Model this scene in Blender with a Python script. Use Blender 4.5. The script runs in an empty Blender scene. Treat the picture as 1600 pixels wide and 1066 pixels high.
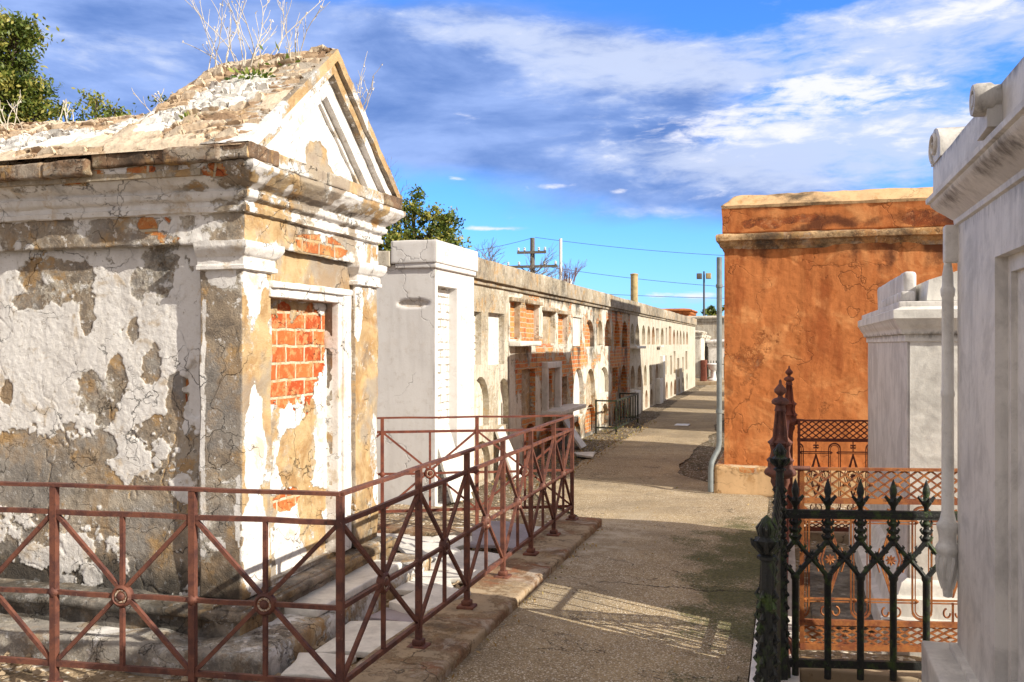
import bpy, math, random
import numpy as np
from mathutils import Vector, geometry
from math import radians as R, pi, sin, cos
scene = bpy.context.scene
COL = scene.collection
random.seed(7)

# ---------------------------------------------------------------- camera model
EYE, FPX = 1.65, 1450.0
YAW = math.atan2(429, FPX); S, CC = sin(YAW), cos(YAW)
def ray(px):
    xc = (px-800)/FPX
    return (-S+xc*CC, CC+xc*S)
def on_x(px, py, X):
    d = ray(px); t = X/d[0]; return (t*d[1], EYE+(538-py)/FPX*t)
def on_y(px, py, Y):
    d = ray(px); t = Y/d[1]; return (t*d[0], EYE+(538-py)/FPX*t)
def on_d(px, py, D):
    d = ray(px); return (d[0]*D, d[1]*D, EYE+(538-py)/FPX*D)
def on_z(px, py, Z):
    D = (EYE-Z)*FPX/(py-538); d = ray(px); return (d[0]*D, d[1]*D, Z)

# ---------------------------------------------------------------- numpy noise
def _hash(ix, iy, iz, seed):
    h = (ix.astype(np.int64)*374761393 + iy.astype(np.int64)*668265263 + iz.astype(np.int64)*2147483647 + seed*974711) & 0xffffffff
    h = ((h ^ (h >> 13))*1274126177) & 0xffffffff
    h = ((h ^ (h >> 16))*2246822519) & 0xffffffff
    return ((h ^ (h >> 15)) & 0xffffff)/float(0xffffff)
def vnoise(p, seed=0):
    p = np.asarray(p, float); i = np.floor(p); f = p-i; f = f*f*(3-2*f); i = i.astype(np.int64)
    r = 0
    for dx in (0, 1):
        wx = f[:, 0] if dx else 1-f[:, 0]
        for dy in (0, 1):
            wy = f[:, 1] if dy else 1-f[:, 1]
            for dz in (0, 1):
                wz = f[:, 2] if dz else 1-f[:, 2]
                r = r + wx*wy*wz*_hash(i[:, 0]+dx, i[:, 1]+dy, i[:, 2]+dz, seed)
    return r
def fbm(p, scale, octaves=4, seed=0, rough=.5):
    p = np.asarray(p, float)*scale; a, s, t = 1, 0, 0
    for o in range(octaves):
        s = s + a*vnoise(p+o*17.3, seed+o); t += a; a *= rough; p = p*2.03
    return s/t
def cells(u, v, seed=0, squash=1.0):
    """2D cellular pattern: F1, F2, id random"""
    v = v*squash; iu = np.floor(u); iv = np.floor(v)
    f1 = np.full(u.shape, 9.); f2 = np.full(u.shape, 9.); idr = np.zeros(u.shape); du = np.zeros(u.shape); dv = np.zeros(u.shape)
    for a in (-1, 0, 1):
        for b in (-1, 0, 1):
            cx, cy = iu+a, iv+b; z = np.zeros_like(cx)
            px = cx+.15+.7*_hash(cx, cy, z, seed); py = cy+.15+.7*_hash(cx, cy, z+1, seed)
            d = np.hypot(u-px, v-py); m = d < f1
            f2 = np.where(m, f1, np.minimum(f2, d)); rr = _hash(cx, cy, z+2, seed)
            idr = np.where(m, rr, idr); du = np.where(m, u-px, du); dv = np.where(m, v-py, dv); f1 = np.where(m, d, f1)
    return f1, f2, idr, du, dv
def sm(a, b, x):
    t = np.clip((x-a)/(b-a), 0, 1); return t*t*(3-2*t)

# ---------------------------------------------------------------- object helpers
def thing(name, label, cat, loc=(0, 0, 0), group=None, kind=None):
    o = bpy.data.objects.new(name, None); COL.objects.link(o); o.location = loc; o.empty_display_size = .2
    o['label'] = label; o['category'] = cat
    if group: o['group'] = group
    if kind: o['kind'] = kind
    return o
def tag(o, label=None, cat=None, group=None, kind=None):
    if label: o['label'] = label
    if cat: o['category'] = cat
    if group: o['group'] = group
    if kind: o['kind'] = kind
    return o
def link(name, me, mat=None, parent=None, smooth=None):
    o = bpy.data.objects.new(name, me); COL.objects.link(o)
    if mat: me.materials.append(mat)
    if parent:
        o.parent = parent
        off = Vector(parent.location)
        p = parent.parent
        while p: off += Vector(p.location); p = p.parent
        o.location = -off
    if smooth is not None:
        me.shade_smooth()
        if smooth < 170: me.set_sharp_from_angle(angle=R(smooth))
    return o
class MB:
    """collects world-space geometry, links it as one mesh object"""
    def __init__(s): s.v = []; s.f = []; s.n = 0
    def add(s, v, f):
        v = np.asarray(v, float).reshape(-1, 3); b = s.n
        s.v.append(v); s.n += len(v)
        if isinstance(f, np.ndarray): s.f += (f+b).tolist()
        else: s.f += [[i+b for i in q] for q in f]
    def verts(s): return np.concatenate(s.v)
    def box(s, x0, x1, y0, y1, z0, z1):
        v = [(x, y, z) for z in (z0, z1) for y in (y0, y1) for x in (x0, x1)]
        s.add(v, [[0, 2, 3, 1], [4, 5, 7, 6], [0, 1, 5, 4], [2, 6, 7, 3], [0, 4, 6, 2], [1, 3, 7, 5]])
    def rbox(s, x0, x1, y0, y1, z0, z1, res=.03, r=.006, amp=0., nsc=8., seed=0, rot=None, ctr=None):
        lo = np.array([x0, y0, z0]); hi = np.array([x1, y1, z1]); L = hi-lo
        r = min(r, L.min()*.45)
        ax = []
        for k in range(3):
            n = max(1, int(math.ceil(L[k]/res))); a = np.linspace(lo[k], hi[k], n+1)
            a = np.unique(np.concatenate([a, [lo[k]+r, hi[k]-r, lo[k]+r*.3, hi[k]-r*.3]])); ax.append(a)
        vs, fs, b = [], [], 0
        for k in range(3):
            i, j = (k+1) % 3, (k+2) % 3
            U, V = np.meshgrid(ax[i], ax[j], indexing='ij'); nu, nv = U.shape
            for side in (0, 1):
                P = np.zeros((nu*nv, 3)); P[:, i] = U.ravel(); P[:, j] = V.ravel(); P[:, k] = hi[k] if side else lo[k]
                I = (np.arange(nu-1)[:, None]*nv+np.arange(nv-1)[None]).ravel()
                q = np.stack([I, I+nv, I+nv+1, I+1], 1) if side else np.stack([I, I+1, I+nv+1, I+nv], 1)
                vs.append(P); fs.append(q+b); b += nu*nv
        P = np.concatenate(vs); F = np.concatenate(fs)
        key = np.round(P*1e5).astype(np.int64); _, idx, inv = np.unique(key, axis=0, return_index=True, return_inverse=True)
        P = P[idx]; F = inv.reshape(-1)[F]
        q = np.clip(P, lo+r, hi-r); d = P-q; n = np.linalg.norm(d, axis=1, keepdims=True); n[n == 0] = 1; d = d/n
        P = q+d*r
        if amp: P = P+d*(fbm(P+seed*3.1, nsc, 4, seed)[:, None]-.5)*2*amp
        if rot is not None:
            c = np.array(ctr if ctr is not None else (lo+hi)/2); M = np.array(rot.to_matrix()); P = (P-c) @ M.T+c
        s.add(P, F)
    def bar(s, p, q, w, h=None, up=(0, 0, 1)):
        h = h or w; p, q = Vector(p), Vector(q); d = (q-p).normalized(); u = Vector(up)
        if abs(d.dot(u)) > .98: u = Vector((0, 1, 0)) if abs(d.y) < .9 else Vector((1, 0, 0))
        a = d.cross(u).normalized()*w/2; b = a.cross(d).normalized()*h/2
        v = [tuple(e+sa*a+sb*b) for e in (p, q) for sa, sb in ((-1, -1), (1, -1), (1, 1), (-1, 1))]
        s.add(v, [[3, 2, 1, 0], [4, 5, 6, 7], [0, 1, 5, 4], [1, 2, 6, 5], [2, 3, 7, 6], [3, 0, 4, 7]])
    def tube(s, pts, r, n=6, r2=None, closed=False):
        pts = [Vector(p) for p in pts]; m = len(pts); rings = []
        prev = None
        for i, p in enumerate(pts):
            if closed: d = pts[(i+1) % m]-pts[i-1]
            else: d = pts[min(i+1, m-1)]-pts[max(i-1, 0)]
            if d.length < 1e-9: d = Vector((0, 0, 1))
            d.normalize()
            if prev is None:
                u = Vector((0, 0, 1)) if abs(d.z) < .9 else Vector((1, 0, 0)); a = d.cross(u).normalized()
            else:
                a = (prev-d*prev.dot(d))
                if a.length < 1e-6: a = d.orthogonal()
                a.normalize()
            prev = a; b = d.cross(a)
            rr = r if not hasattr(r, '__len__') else r[i]
            if r2 is not None: rr = r+(r2-r)*i/max(1, m-1)
            rings += [tuple(p+(a*cos(2*pi*k/n)+b*sin(2*pi*k/n))*rr) for k in range(n)]
        f = []
        for i in range(m if closed else m-1):
            for k in range(n):
                f.append([i*n+k, i*n+(k+1) % n, ((i+1) % m)*n+(k+1) % n, ((i+1) % m)*n+k])
        if not closed: f += [list(range(n))[::-1], [(m-1)*n+k for k in range(n)]]
        s.add(rings, f)
    def lathe(s, prof, c, n=12, axis='z', ribs=0, rib=0.):
        v = []; m = len(prof)
        for (r, h) in prof:
            for k in range(n):
                a = 2*pi*k/n; rr = r*(1+(rib*cos(a*ribs) if ribs else 0)); p = (rr*cos(a), rr*sin(a), h)
                if axis == 'x': p = (p[2], p[0], p[1])
                elif axis == 'y': p = (p[0], p[2], p[1])
                v.append((c[0]+p[0], c[1]+p[1], c[2]+p[2]))
        f = []
        for i in range(m-1):
            for k in range(n): f.append([i*n+k, i*n+(k+1) % n, (i+1)*n+(k+1) % n, (i+1)*n+k])
        f += [list(range(n))[::-1], [(m-1)*n+k for k in range(n)]]
        s.add(v, f)
    def grid(s, P, flip=False):
        nu, nv = P.shape[:2]
        I = (np.arange(nu-1)[:, None]*nv+np.arange(nv-1)[None]).ravel()
        q = np.stack([I, I+nv, I+nv+1, I+1], 1)
        if flip: q = q[:, ::-1]
        s.add(P.reshape(-1, 3), q)
    def prism(s, poly, fn, d0, d1):
        """2D polygon (u,v) extruded between depths; fn(u,v,d)->xyz"""
        n = len(poly); v = [fn(u, w, d0) for u, w in poly]+[fn(u, w, d1) for u, w in poly]
        s.add(v, [list(range(n)), [n+k for k in range(n)][::-1]]+[[k, k+n, (k+1) % n+n, (k+1) % n] for k in range(n)])
    def sweep(s, prof, path, closed=False, res=.03, pres=.012, amp=0., nsc=7., seed=0, capends=True):
        """prof: list of (out,z); path: list of (x,y), outward = right of travel; mitred"""
        pr = [prof[0]]
        for a, b in zip(prof, prof[1:]):
            n = max(1, int(math.hypot(b[0]-a[0], b[1]-a[1])/pres))
            pr += [(a[0]+(b[0]-a[0])*k/n, a[1]+(b[1]-a[1])*k/n) for k in range(1, n+1)]
        pr = np.array(pr); pts = [Vector(p) for p in path]; m = len(pts); rows = []
        def nrm(a, b): d = (b-a).normalized(); return Vector((d.y, -d.x))
        mit = []
        for i in range(m):
            ns = []
            if i > 0 or closed: ns.append(nrm(pts[i-1], pts[i]))
            if i < m-1 or closed: ns.append(nrm(pts[i], pts[(i+1) % m]))
            if len(ns) == 2:
                k = (ns[0]+ns[1]); mit.append(k/ (1+ns[0].dot(ns[1])))
            else: mit.append(ns[0])
        segs = m if closed else m-1
        for i in range(segs):
            a, b = pts[i], pts[(i+1) % m]; L = (b-a).length; n = max(1, int(L/res))
            for k in range(n+(1 if i == segs-1 and not closed else 0)):
                t = k/n; p = a.lerp(b, t); o = mit[i].lerp(mit[(i+1) % m], t)
                rows.append(np.stack([p.x+pr[:, 0]*o.x, p.y+pr[:, 0]*o.y, pr[:, 1]], 1))
        if closed: rows.append(rows[0].copy())
        P = np.array(rows)
        if amp:
            q = P.reshape(-1, 3); n1 = fbm(q, nsc, 4, seed)-.5; n2 = fbm(q, nsc*4, 2, seed+5)-.5
            d = (n1*2+n2*.7)*amp; cx = np.array([sum(p.x for p in pts)/m, sum(p.y for p in pts)/m])
            du = np.gradient(P, axis=0).reshape(-1, 3); dv = np.gradient(P, axis=1).reshape(-1, 3)
            nn = np.cross(du, dv); nn /= np.maximum(np.linalg.norm(nn, axis=1, keepdims=True), 1e-9)
            P = (q+nn*d[:, None]).reshape(P.shape)
        s.grid(P)
        if capends and not closed:
            k = P.shape[1]; s.add(P[0], [list(range(k))]); s.add(P[-1], [list(range(k))[::-1]])
    def build(s, name, mat, parent=None, smooth=40, ctl=None, label=None):
        me = bpy.data.meshes.new(name); V = s.verts()
        me.from_pydata(V.tolist(), [], s.f); me.update()
        o = link(name, me, mat, parent, smooth)
        if ctl is not None: set_ctl(o, ctl(V) if callable(ctl) else ctl)
        if label: o['label'] = label
        return o
def set_ctl(o, c):
    me = o.data; n = len(me.vertices); a = me.color_attributes.new('ctl', 'FLOAT_COLOR', 'POINT')
    c = np.asarray(c, float)
    if c.ndim == 1: c = np.tile(c, (n, 1))
    d = np.ones((n, 4), np.float32); d[:, :3] = c[:, :3]; a.data.foreach_set('color', d.ravel())
def holed(mb, u0, u1, v0, v1, holes, fn, depth, step=.06, back=True, top=None, amp=0):
    """wall face (u,v) with hole loops; fn(u,v,w) maps, w = depth behind the face; reveals run back"""
    vs, es = [], []
    def loop(l):
        b = len(vs); vs.extend(Vector(p) for p in l); n = len(l); es.extend((b+k, b+(k+1) % n) for k in range(n))
    nU = max(1, int((u1-u0)/step)); nV = max(1, int((v1-v0)/step))
    out = [(u0+(u1-u0)*k/nU, v0) for k in range(nU)]+[(u1, v0+(v1-v0)*k/nV) for k in range(nV)] + \
          [(u1-(u1-u0)*k/nU, v1) for k in range(nU)]+[(u0, v1-(v1-v0)*k/nV) for k in range(nV)]
    loop(out)
    for h in holes: loop(h)
    def inside(p, l):
        c = False; n = len(l)
        for i in range(n):
            a, b = l[i], l[i-1]
            if (a[1] > p[1]) != (b[1] > p[1]) and p[0] < (b[0]-a[0])*(p[1]-a[1])/(b[1]-a[1])+a[0]: c = not c
        return c
    bb = [(min(p[0] for p in h), max(p[0] for p in h), min(p[1] for p in h), max(p[1] for p in h)) for h in holes]
    def inh(p, m=0):
        for h, b in zip(holes, bb):
            if b[0]-m < p[0] < b[1]+m and b[2]-m < p[1] < b[3]+m and (m or inside(p, h)): return True
        return False
    for i in range(1, nU):
        for j in range(1, nV):
            p = (u0+(u1-u0)*i/nU, v0+(v1-v0)*j/nV)
            if not inh(p, .012): vs.append(Vector(p))
    r = geometry.delaunay_2d_cdt(vs, es, [], 0, 1e-6)
    V, F = r[0], r[2]; out_f = []
    for f in F:
        c = (sum(V[i][0] for i in f)/len(f), sum(V[i][1] for i in f)/len(f))
        if inh(c): continue
        a, b, c2 = (V[i] for i in f[:3])
        f = list(f)
        if (b-a).cross(c2-a) < 0: f = f[::-1]
        out_f.append(f)
    mb.add([fn(p[0], p[1], 0) for p in V], out_f)
    for h in holes:
        n = len(h)
        mb.add([fn(u, v, 0) for u, v in h]+[fn(u, v, depth) for u, v in h], [[k, k+n, (k+1) % n+n, (k+1) % n] for k in range(n)])
def rect(u0, u1, v0, v1): return [(u0, v0), (u1, v0), (u1, v1), (u0, v1)]
def arch(u0, u1, v0, v1, n=9):
    r = (u1-u0)/2; h = min(r*1.05, (v1-v0)*.6); c = (u0+u1)/2
    return [(u0, v0), (u1, v0)]+[(c+r*cos(pi*k/n), v1-h+h*sin(pi*k/n)) for k in range(0, n+1)]

# ---------------------------------------------------------------- node helper
class G:
    def __init__(s, name):
        s.m = bpy.data.materials.new(name); s.m.use_nodes = True; s.t = s.m.node_tree; s.t.nodes.clear()
        s.out = s.n('ShaderNodeOutputMaterial'); s.b = s.n('ShaderNodeBsdfPrincipled'); s.l(s.b.outputs[0], s.out.inputs[0])
        s.geo = s.n('ShaderNodeNewGeometry'); s.pos = s.geo.outputs['Position']
    def n(s, t, **k):
        x = s.t.nodes.new(t)
        for a, b in k.items(): setattr(x, a, b)
        return x
    def l(s, a, b): s.t.links.new(a, b)
    def put(s, sock, v):
        if hasattr(v, 'is_output'): s.l(v, sock)
        elif v is not None:
            if hasattr(v, '__len__') and len(v) == 3 and sock.type == 'RGBA': v = (*v, 1)
            sock.default_value = v
    def math(s, op, a, b=None, clamp=False):
        x = s.n('ShaderNodeMath', operation=op, use_clamp=clamp); s.put(x.inputs[0], a)
        if b is not None: s.put(x.inputs[1], b)
        return x.outputs[0]
    def noise(s, scale, detail=5, rough=.55, vec=None, dist=0):
        x = s.n('ShaderNodeTexNoise'); s.put(x.inputs['Scale'], scale); s.put(x.inputs['Detail'], detail)
        s.put(x.inputs['Roughness'], rough); s.put(x.inputs['Distortion'], dist); s.l(vec or s.pos, x.inputs['Vector']); return x.outputs[0]
    def vor(s, scale, vec=None, feature='F1', out='Distance'):
        x = s.n('ShaderNodeTexVoronoi', feature=feature); s.put(x.inputs['Scale'], scale); s.l(vec or s.pos, x.inputs['Vector']); return x.outputs[out]
    def ramp(s, f, a, b, c0=0., c1=1.):
        x = s.n('ShaderNodeMapRange', interpolation_type='SMOOTHSTEP'); s.put(x.inputs[0], f)
        for i, v in zip((1, 2, 3, 4), (a, b, c0, c1)): s.put(x.inputs[i], v)
        return x.outputs[0]
    def mix(s, f, a, b, mode='MIX'):
        x = s.n('ShaderNodeMix', data_type='RGBA', blend_type=mode); s.put(x.inputs[0], f); s.put(x.inputs[6], a); s.put(x.inputs[7], b); return x.outputs[2]
    def scale(s, v, vec=None):
        x = s.n('ShaderNodeVectorMath', operation='MULTIPLY'); s.l(vec or s.pos, x.inputs[0]); x.inputs[1].default_value = v; return x.outputs[0]
    def wallvec(s):
        a = s.n('ShaderNodeSeparateXYZ'); s.l(s.pos, a.inputs[0]); c = s.n('ShaderNodeCombineXYZ')
        s.l(s.math('ADD', a.outputs[0], a.outputs[1]), c.inputs[0]); s.l(a.outputs[2], c.inputs[1]); return c.outputs[0]
    def ctl(s):
        a = s.n('ShaderNodeAttribute', attribute_name='ctl'); c = s.n('ShaderNodeSeparateColor'); s.l(a.outputs['Color'], c.inputs[0]); return c.outputs
    def done(s, col, rough=.85, height=None, dist=.005, metal=0, strength=1., spec=None, **k):
        s.put(s.b.inputs['Base Color'], col); s.put(s.b.inputs['Roughness'], rough); s.put(s.b.inputs['Metallic'], metal)
        if spec is not None: s.b.inputs['Specular IOR Level'].default_value = spec
        if height is not None:
            b = s.n('ShaderNodeBump'); s.put(b.inputs['Strength'], strength); s.put(b.inputs['Distance'], dist); s.l(height, b.inputs['Height']); s.l(b.outputs[0], s.b.inputs['Normal'])
        return s.m

def peel(name, paint=(.80, .78, .76), tan=(.37, .30, .22), brown=(.17, .15, .13), dark=(.035, .033, .03),
         b1=(.40, .095, .035), b2=(.50, .19, .06), mortar=(.52, .44, .32), show=0., crk=3.2, cka=.6, ov1=(.52, .47, .40), ov2=(.47, .29, .12), lite=0., facing=False, under=.75, wash=.8, bw=.2, bh=.078, wn=.45, fn=.42, dist=.012, streak=.35, stain=.7):
    g = G(name); r, gg, b = g.ctl()[0:3]
    nf = g.noise(30, 10, .74); nm = g.noise(6.5, 9, .68, dist=.5); nl = g.noise(1.7, 4, .6)
    wob = g.math('ADD', g.math('MULTIPLY', g.math('SUBTRACT', nm, .5), wn*1.6), g.math('MULTIPLY', g.math('SUBTRACT', nf, .5), fn*1.6))
    pm = g.ramp(g.math('ADD', r, wob), .48, .53)
    nb = g.noise(11, 6, .6)
    bm = g.ramp(g.math('ADD', gg, g.math('ADD', g.math('MULTIPLY', g.math('SUBTRACT', nb, .5), .8), g.math('MULTIPLY', g.math('SUBTRACT', nf, .5), .35))), .48, .54)
    # render coat
    rc = g.mix(g.ramp(nm, .35, .65), brown, tan)
    rc = g.mix(g.ramp(g.noise(60, 6, .7), .35, .75, 0, .55), rc, (tan[0]*1.35, tan[1]*1.3, tan[2]*1.3))
    rc = g.mix(g.ramp(g.noise(90, 4, .6), .55, .75, 0, .7), rc, tuple(c*.45 for c in brown))
    rc = g.mix(g.ramp(g.noise(3.3, 9, .7, dist=.6), .48, .60, 0, .6), rc, ov1)
    rc = g.mix(g.ramp(g.noise(4.1, 9, .72, dist=.3), .52, .61, 0, .75), rc, ov2)
    rc = g.mix(g.ramp(g.noise(7, 10, .75, vec=g.scale((1.6, 1.6, .6))), .56, .66, 0, .7), rc, (.10, .085, .07))
    rc = g.mix(g.ramp(g.noise(19, 9, .72), .585, .61, 0, .9), rc, tuple(c*.95 for c in paint))
    if facing:   # the street front kept its ochre lime coat, the long side weathered grey
        nrm = g.n('ShaderNodeSeparateXYZ'); g.l(g.geo.outputs['True Normal'], nrm.inputs[0]); fx = g.ramp(nrm.outputs[0], .35, .7)
        och = g.mix(g.ramp(nm, .35, .62), (.40, .235, .095), (.58, .42, .22)); rc = g.mix(g.math('MULTIPLY', fx, g.ramp(g.noise(3.1, 7, .65), .36, .5, .25, .85)), rc, och)
        rc = g.mix(g.math('MULTIPLY', g.ramp(nl, .5, .58), .6), rc, (.29, .28, .27)); rc = g.mix(g.math('MULTIPLY', g.ramp(g.noise(1.3, 5, .6, dist=.8), .55, .62), .55), rc, (.33, .22, .12))
    # brick
    wv = g.wallvec(); jit = g.n('ShaderNodeVectorMath', operation='ADD'); g.l(wv, jit.inputs[0])
    nj = g.n('ShaderNodeTexNoise'); nj.inputs['Scale'].default_value = 9; g.l(g.pos, nj.inputs['Vector'])
    js = g.n('ShaderNodeVectorMath', operation='MULTIPLY'); g.l(nj.outputs['Color'], js.inputs[0]); js.inputs[1].default_value = (.02, .02, 0); g.l(js.outputs[0], jit.inputs[1])
    br = g.n('ShaderNodeTexBrick'); g.l(jit.outputs[0], br.inputs['Vector']); br.inputs['Scale'].default_value = 1
    br.inputs['Brick Width'].default_value = bw; br.inputs['Row Height'].default_value = bh; br.inputs['Mortar Size'].default_value = .009
    br.inputs['Mortar Smooth'].default_value = .25; br.inputs['Bias'].default_value = .1
    for k, c in (('Color1', b1), ('Color2', b2), ('Mortar', mortar)): br.inputs[k].default_value = (*c, 1)
    bc = g.mix(g.ramp(g.noise(19, 8, .7), .47, .60, 0, wash), br.outputs['Color'], (b2[0]*1.1, b2[1]*1.9, b2[2]*2.8))
    bc = g.mix(g.ramp(g.noise(50, 4, .6), .55, .8, 0, .6), bc, (.16, .06, .03))
    # paint
    sv = g.scale((5, 5, .7)); st = g.ramp(g.noise(2.2, 6, .6, vec=sv), .42, .72, 0, streak)
    pc = g.mix(st, paint, tuple(c*k for c, k in zip(paint, (.55, .52, .5))))
    pc = g.mix(g.ramp(g.noise(13, 8, .7), .5, .8, 0, .55), pc, tuple(c*k for c, k in zip(paint, (.62, .56, .48))))
    pc = g.mix(g.ramp(g.noise(5, 9, .7, dist=.5), .54, .66, 0, stain), pc, tuple(c*k for c, k in zip(paint, (.68, .55, .38))))
    pc = g.mix(g.ramp(g.noise(27, 9, .75), .59, .64, 0, stain), pc, tuple(c*k for c, k in zip(paint, (.38, .33, .27))))
    if lite:
        pc = g.mix(g.ramp(g.noise(2.6, 8, .65, dist=.5), .5, .68, 0, lite), pc, (paint[0]*1.35, paint[1]*1.8, paint[2]*2.2))
        pc = g.mix(g.ramp(g.noise(1.5, 8, .7, vec=g.scale((1.3, 1.3, .35))), .52, .66, 0, .75), pc, (paint[0]*.55, paint[1]*.4, paint[2]*.35))
    c = g.mix(bm, rc, bc); pm2 = g.ramp(g.math('ADD', r, wob), .40, .46); c = g.mix(g.math('MULTIPLY', pm2, under), c, tuple(x*k for x, k in zip(paint, (.72, .68, .60)))); c = g.mix(pm, c, pc)
    gm = g.ramp(g.math('ADD', b, g.math('MULTIPLY', g.math('SUBTRACT', g.noise(7, 9, .72), .5), 1.3)), .35, .95, 0, .85)
    gm = g.math('MULTIPLY', gm, g.ramp(b, .02, .15))
    c = g.mix(gm, c, dark)
    cvx = g.n('ShaderNodeVectorMath', operation='ADD'); g.l(g.pos, cvx.inputs[0]); cn = g.n('ShaderNodeTexNoise'); cn.inputs['Scale'].default_value = 5; cn.inputs['Detail'].default_value = 6
    g.l(g.pos, cn.inputs['Vector']); cs = g.n('ShaderNodeVectorMath', operation='SCALE'); g.l(cn.outputs['Color'], cs.inputs[0]); cs.inputs['Scale'].default_value = .45; g.l(cs.outputs[0], cvx.inputs[1])
    ckm = g.math('MULTIPLY', g.ramp(g.vor(crk, vec=cvx.outputs[0], feature='DISTANCE_TO_EDGE'), .0, .012, 1, 0), g.ramp(g.noise(1.9, 3), .44, .56))
    c = g.mix(g.math('MULTIPLY', ckm, cka), c, tuple(x*.8 for x in dark))
    lines = g.math('MULTIPLY', g.math('MULTIPLY', br.outputs['Fac'], show), g.ramp(g.noise(6, 5, .6), .35, .6)); c = g.mix(lines, c, tuple(x*.45 for x in mortar))
    ck = g.vor(2.6, vec=None, feature='DISTANCE_TO_EDGE') if False else None
    brf = g.math('MULTIPLY', br.outputs['Fac'], -.6)
    h = g.math('ADD', g.math('MULTIPLY', pm, .35), g.math('MULTIPLY', g.math('MULTIPLY', bm, g.math('SUBTRACT', 1, pm)), g.math('SUBTRACT', brf, .5)))
    h = g.math('SUBTRACT', h, g.math('ADD', g.math('MULTIPLY', lines, 1.2), g.math('MULTIPLY', ckm, .8))); h = g.math('ADD', h, g.math('MULTIPLY', nf, .4)); h = g.math('ADD', h, g.math('MULTIPLY', nm, .5))
    h = g.math('ADD', h, g.math('MULTIPLY', g.noise(120, 3, .6), g.math('SUBTRACT', .28, g.math('MULTIPLY', pm, .2))))
    return g.done(c, .9, h, dist, spec=.25)

M = {}
M['peel'] = peel('peeling_limewash', facing=True); M['peeldoor'] = peel('doorway_brick', facing=True, b1=(.44, .07, .02), b2=(.58, .17, .05), mortar=(.66, .55, .40), bw=.21, bh=.097)
M['peelfine'] = peel('vault_plaster', wash=.35, paint=(.74, .69, .60), tan=(.46, .37, .25), brown=(.26, .2, .14), b1=(.52, .10, .03), b2=(.64, .27, .08), bw=.2, bh=.07, streak=.6)
M['cement'] = peel('weathered_cement', cka=.4, paint=(.60, .55, .46), tan=(.40, .34, .25), brown=(.26, .22, .17), streak=.9, dist=.005, wn=.3)
M['whitewash'] = peel('fresh_whitewash', stain=.12, crk=1.0, cka=.3, paint=(.70, .68, .67), tan=(.66, .62, .58), brown=(.5, .46, .42), streak=.22, dist=.003, wn=.2, fn=.15)
M['whitebrick'] = peel('whitewashed_brick', show=.9, stain=.3, paint=(.82, .81, .79), tan=(.6, .5, .4), brown=(.4, .3, .2), bw=.21, bh=.08, dist=.01)
M['orange'] = peel('orange_stucco', stain=.45, cka=.25, crk=1.3, lite=.7, ov1=(.60, .30, .14), ov2=(.28, .075, .025), paint=(.56, .195, .062), tan=(.36, .10, .03), brown=(.12, .045, .025), dark=(.085, .028, .016), mortar=(.5, .3, .15), wn=.3, fn=.3, dist=.010, streak=.6)
M['ochre'] = peel('ochre_cap', paint=(.66, .44, .24), tan=(.5, .26, .1), brown=(.14, .09, .06), dist=.006)
M['stone'] = peel('eave_stone', paint=(.46, .38, .28), tan=(.25, .16, .10), brown=(.11, .07, .045), dist=.01)

def marble(name, base=(.72, .69, .65), vein=(.36, .34, .34), dirt=.4):
    g = G(name); w = g.noise(1.6, 7, .62, dist=1.2); v = g.ramp(g.math('ABSOLUTE', g.math('SUBTRACT', w, .5)), 0, .07, 1, 0)
    c = g.mix(g.math('MULTIPLY', g.math('MULTIPLY', v, g.ramp(g.noise(1.1, 3), .5, .65)), .25), base, vein)
    c = g.mix(g.ramp(g.noise(4, 9, .7, dist=.5), .42, .62, 0, .65), c, tuple(x*.62 for x in base))
    c = g.mix(g.ramp(g.noise(2.0, 8, .65, vec=g.scale((6, 6, .8))), .45, .8, 0, dirt), c, (.25, .235, .225))
    c = g.mix(g.ramp(g.noise(45, 6, .7), .56, .8, 0, .5), c, (.30, .28, .25))
    b = g.ctl()[2]
    c = g.mix(g.ramp(g.math('ADD', b, g.math('MULTIPLY', g.math('SUBTRACT', g.noise(9, 8, .7, vec=g.scale((2.2, 2.2, .7))), .5), 1.2)), .4, .9, 0, .85), c, (.05, .045, .04))
    h = g.math('ADD', g.noise(30, 7, .65), g.math('MULTIPLY', g.noise(150, 3, .5), .25))
    return g.done(c, .55, h, .0022, spec=.4)
M['marble'] = marble('weathered_marble'); M['marblew'] = marble('pale_marble', (.78, .76, .71), (.5, .48, .45), .3)

def rust(name, a=(.09, .034, .028), b=(.185, .068, .042), c=(.06, .03, .025), hi=(.38, .25, .2)):
    g = G(name); n = g.noise(14, 7, .65); k = g.mix(g.ramp(n, .35, .62), a, b); k = g.mix(g.ramp(g.noise(33, 6, .7), .55, .7), k, c)
    k = g.mix(g.ramp(g.noise(70, 4, .6), .66, .74, 0, .6), k, hi)
    return g.done(k, .68, g.math('ADD', g.noise(160, 4, .6), g.math('MULTIPLY', n, .6)), .0016, metal=.1)
M['rust'] = rust('rusty_iron'); M['rustpink'] = rust('faded_rust', (.24, .10, .075), (.33, .16, .11), (.12, .055, .04), (.55, .42, .36))
M['rustgold'] = rust('golden_rust', (.20, .055, .02), (.38, .14, .035), (.08, .028, .016), (.50, .25, .10))
M['rustdark'] = rust('dark_red_rust', (.12, .028, .018), (.20, .055, .028), (.045, .02, .016), (.35, .24, .2))
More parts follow.
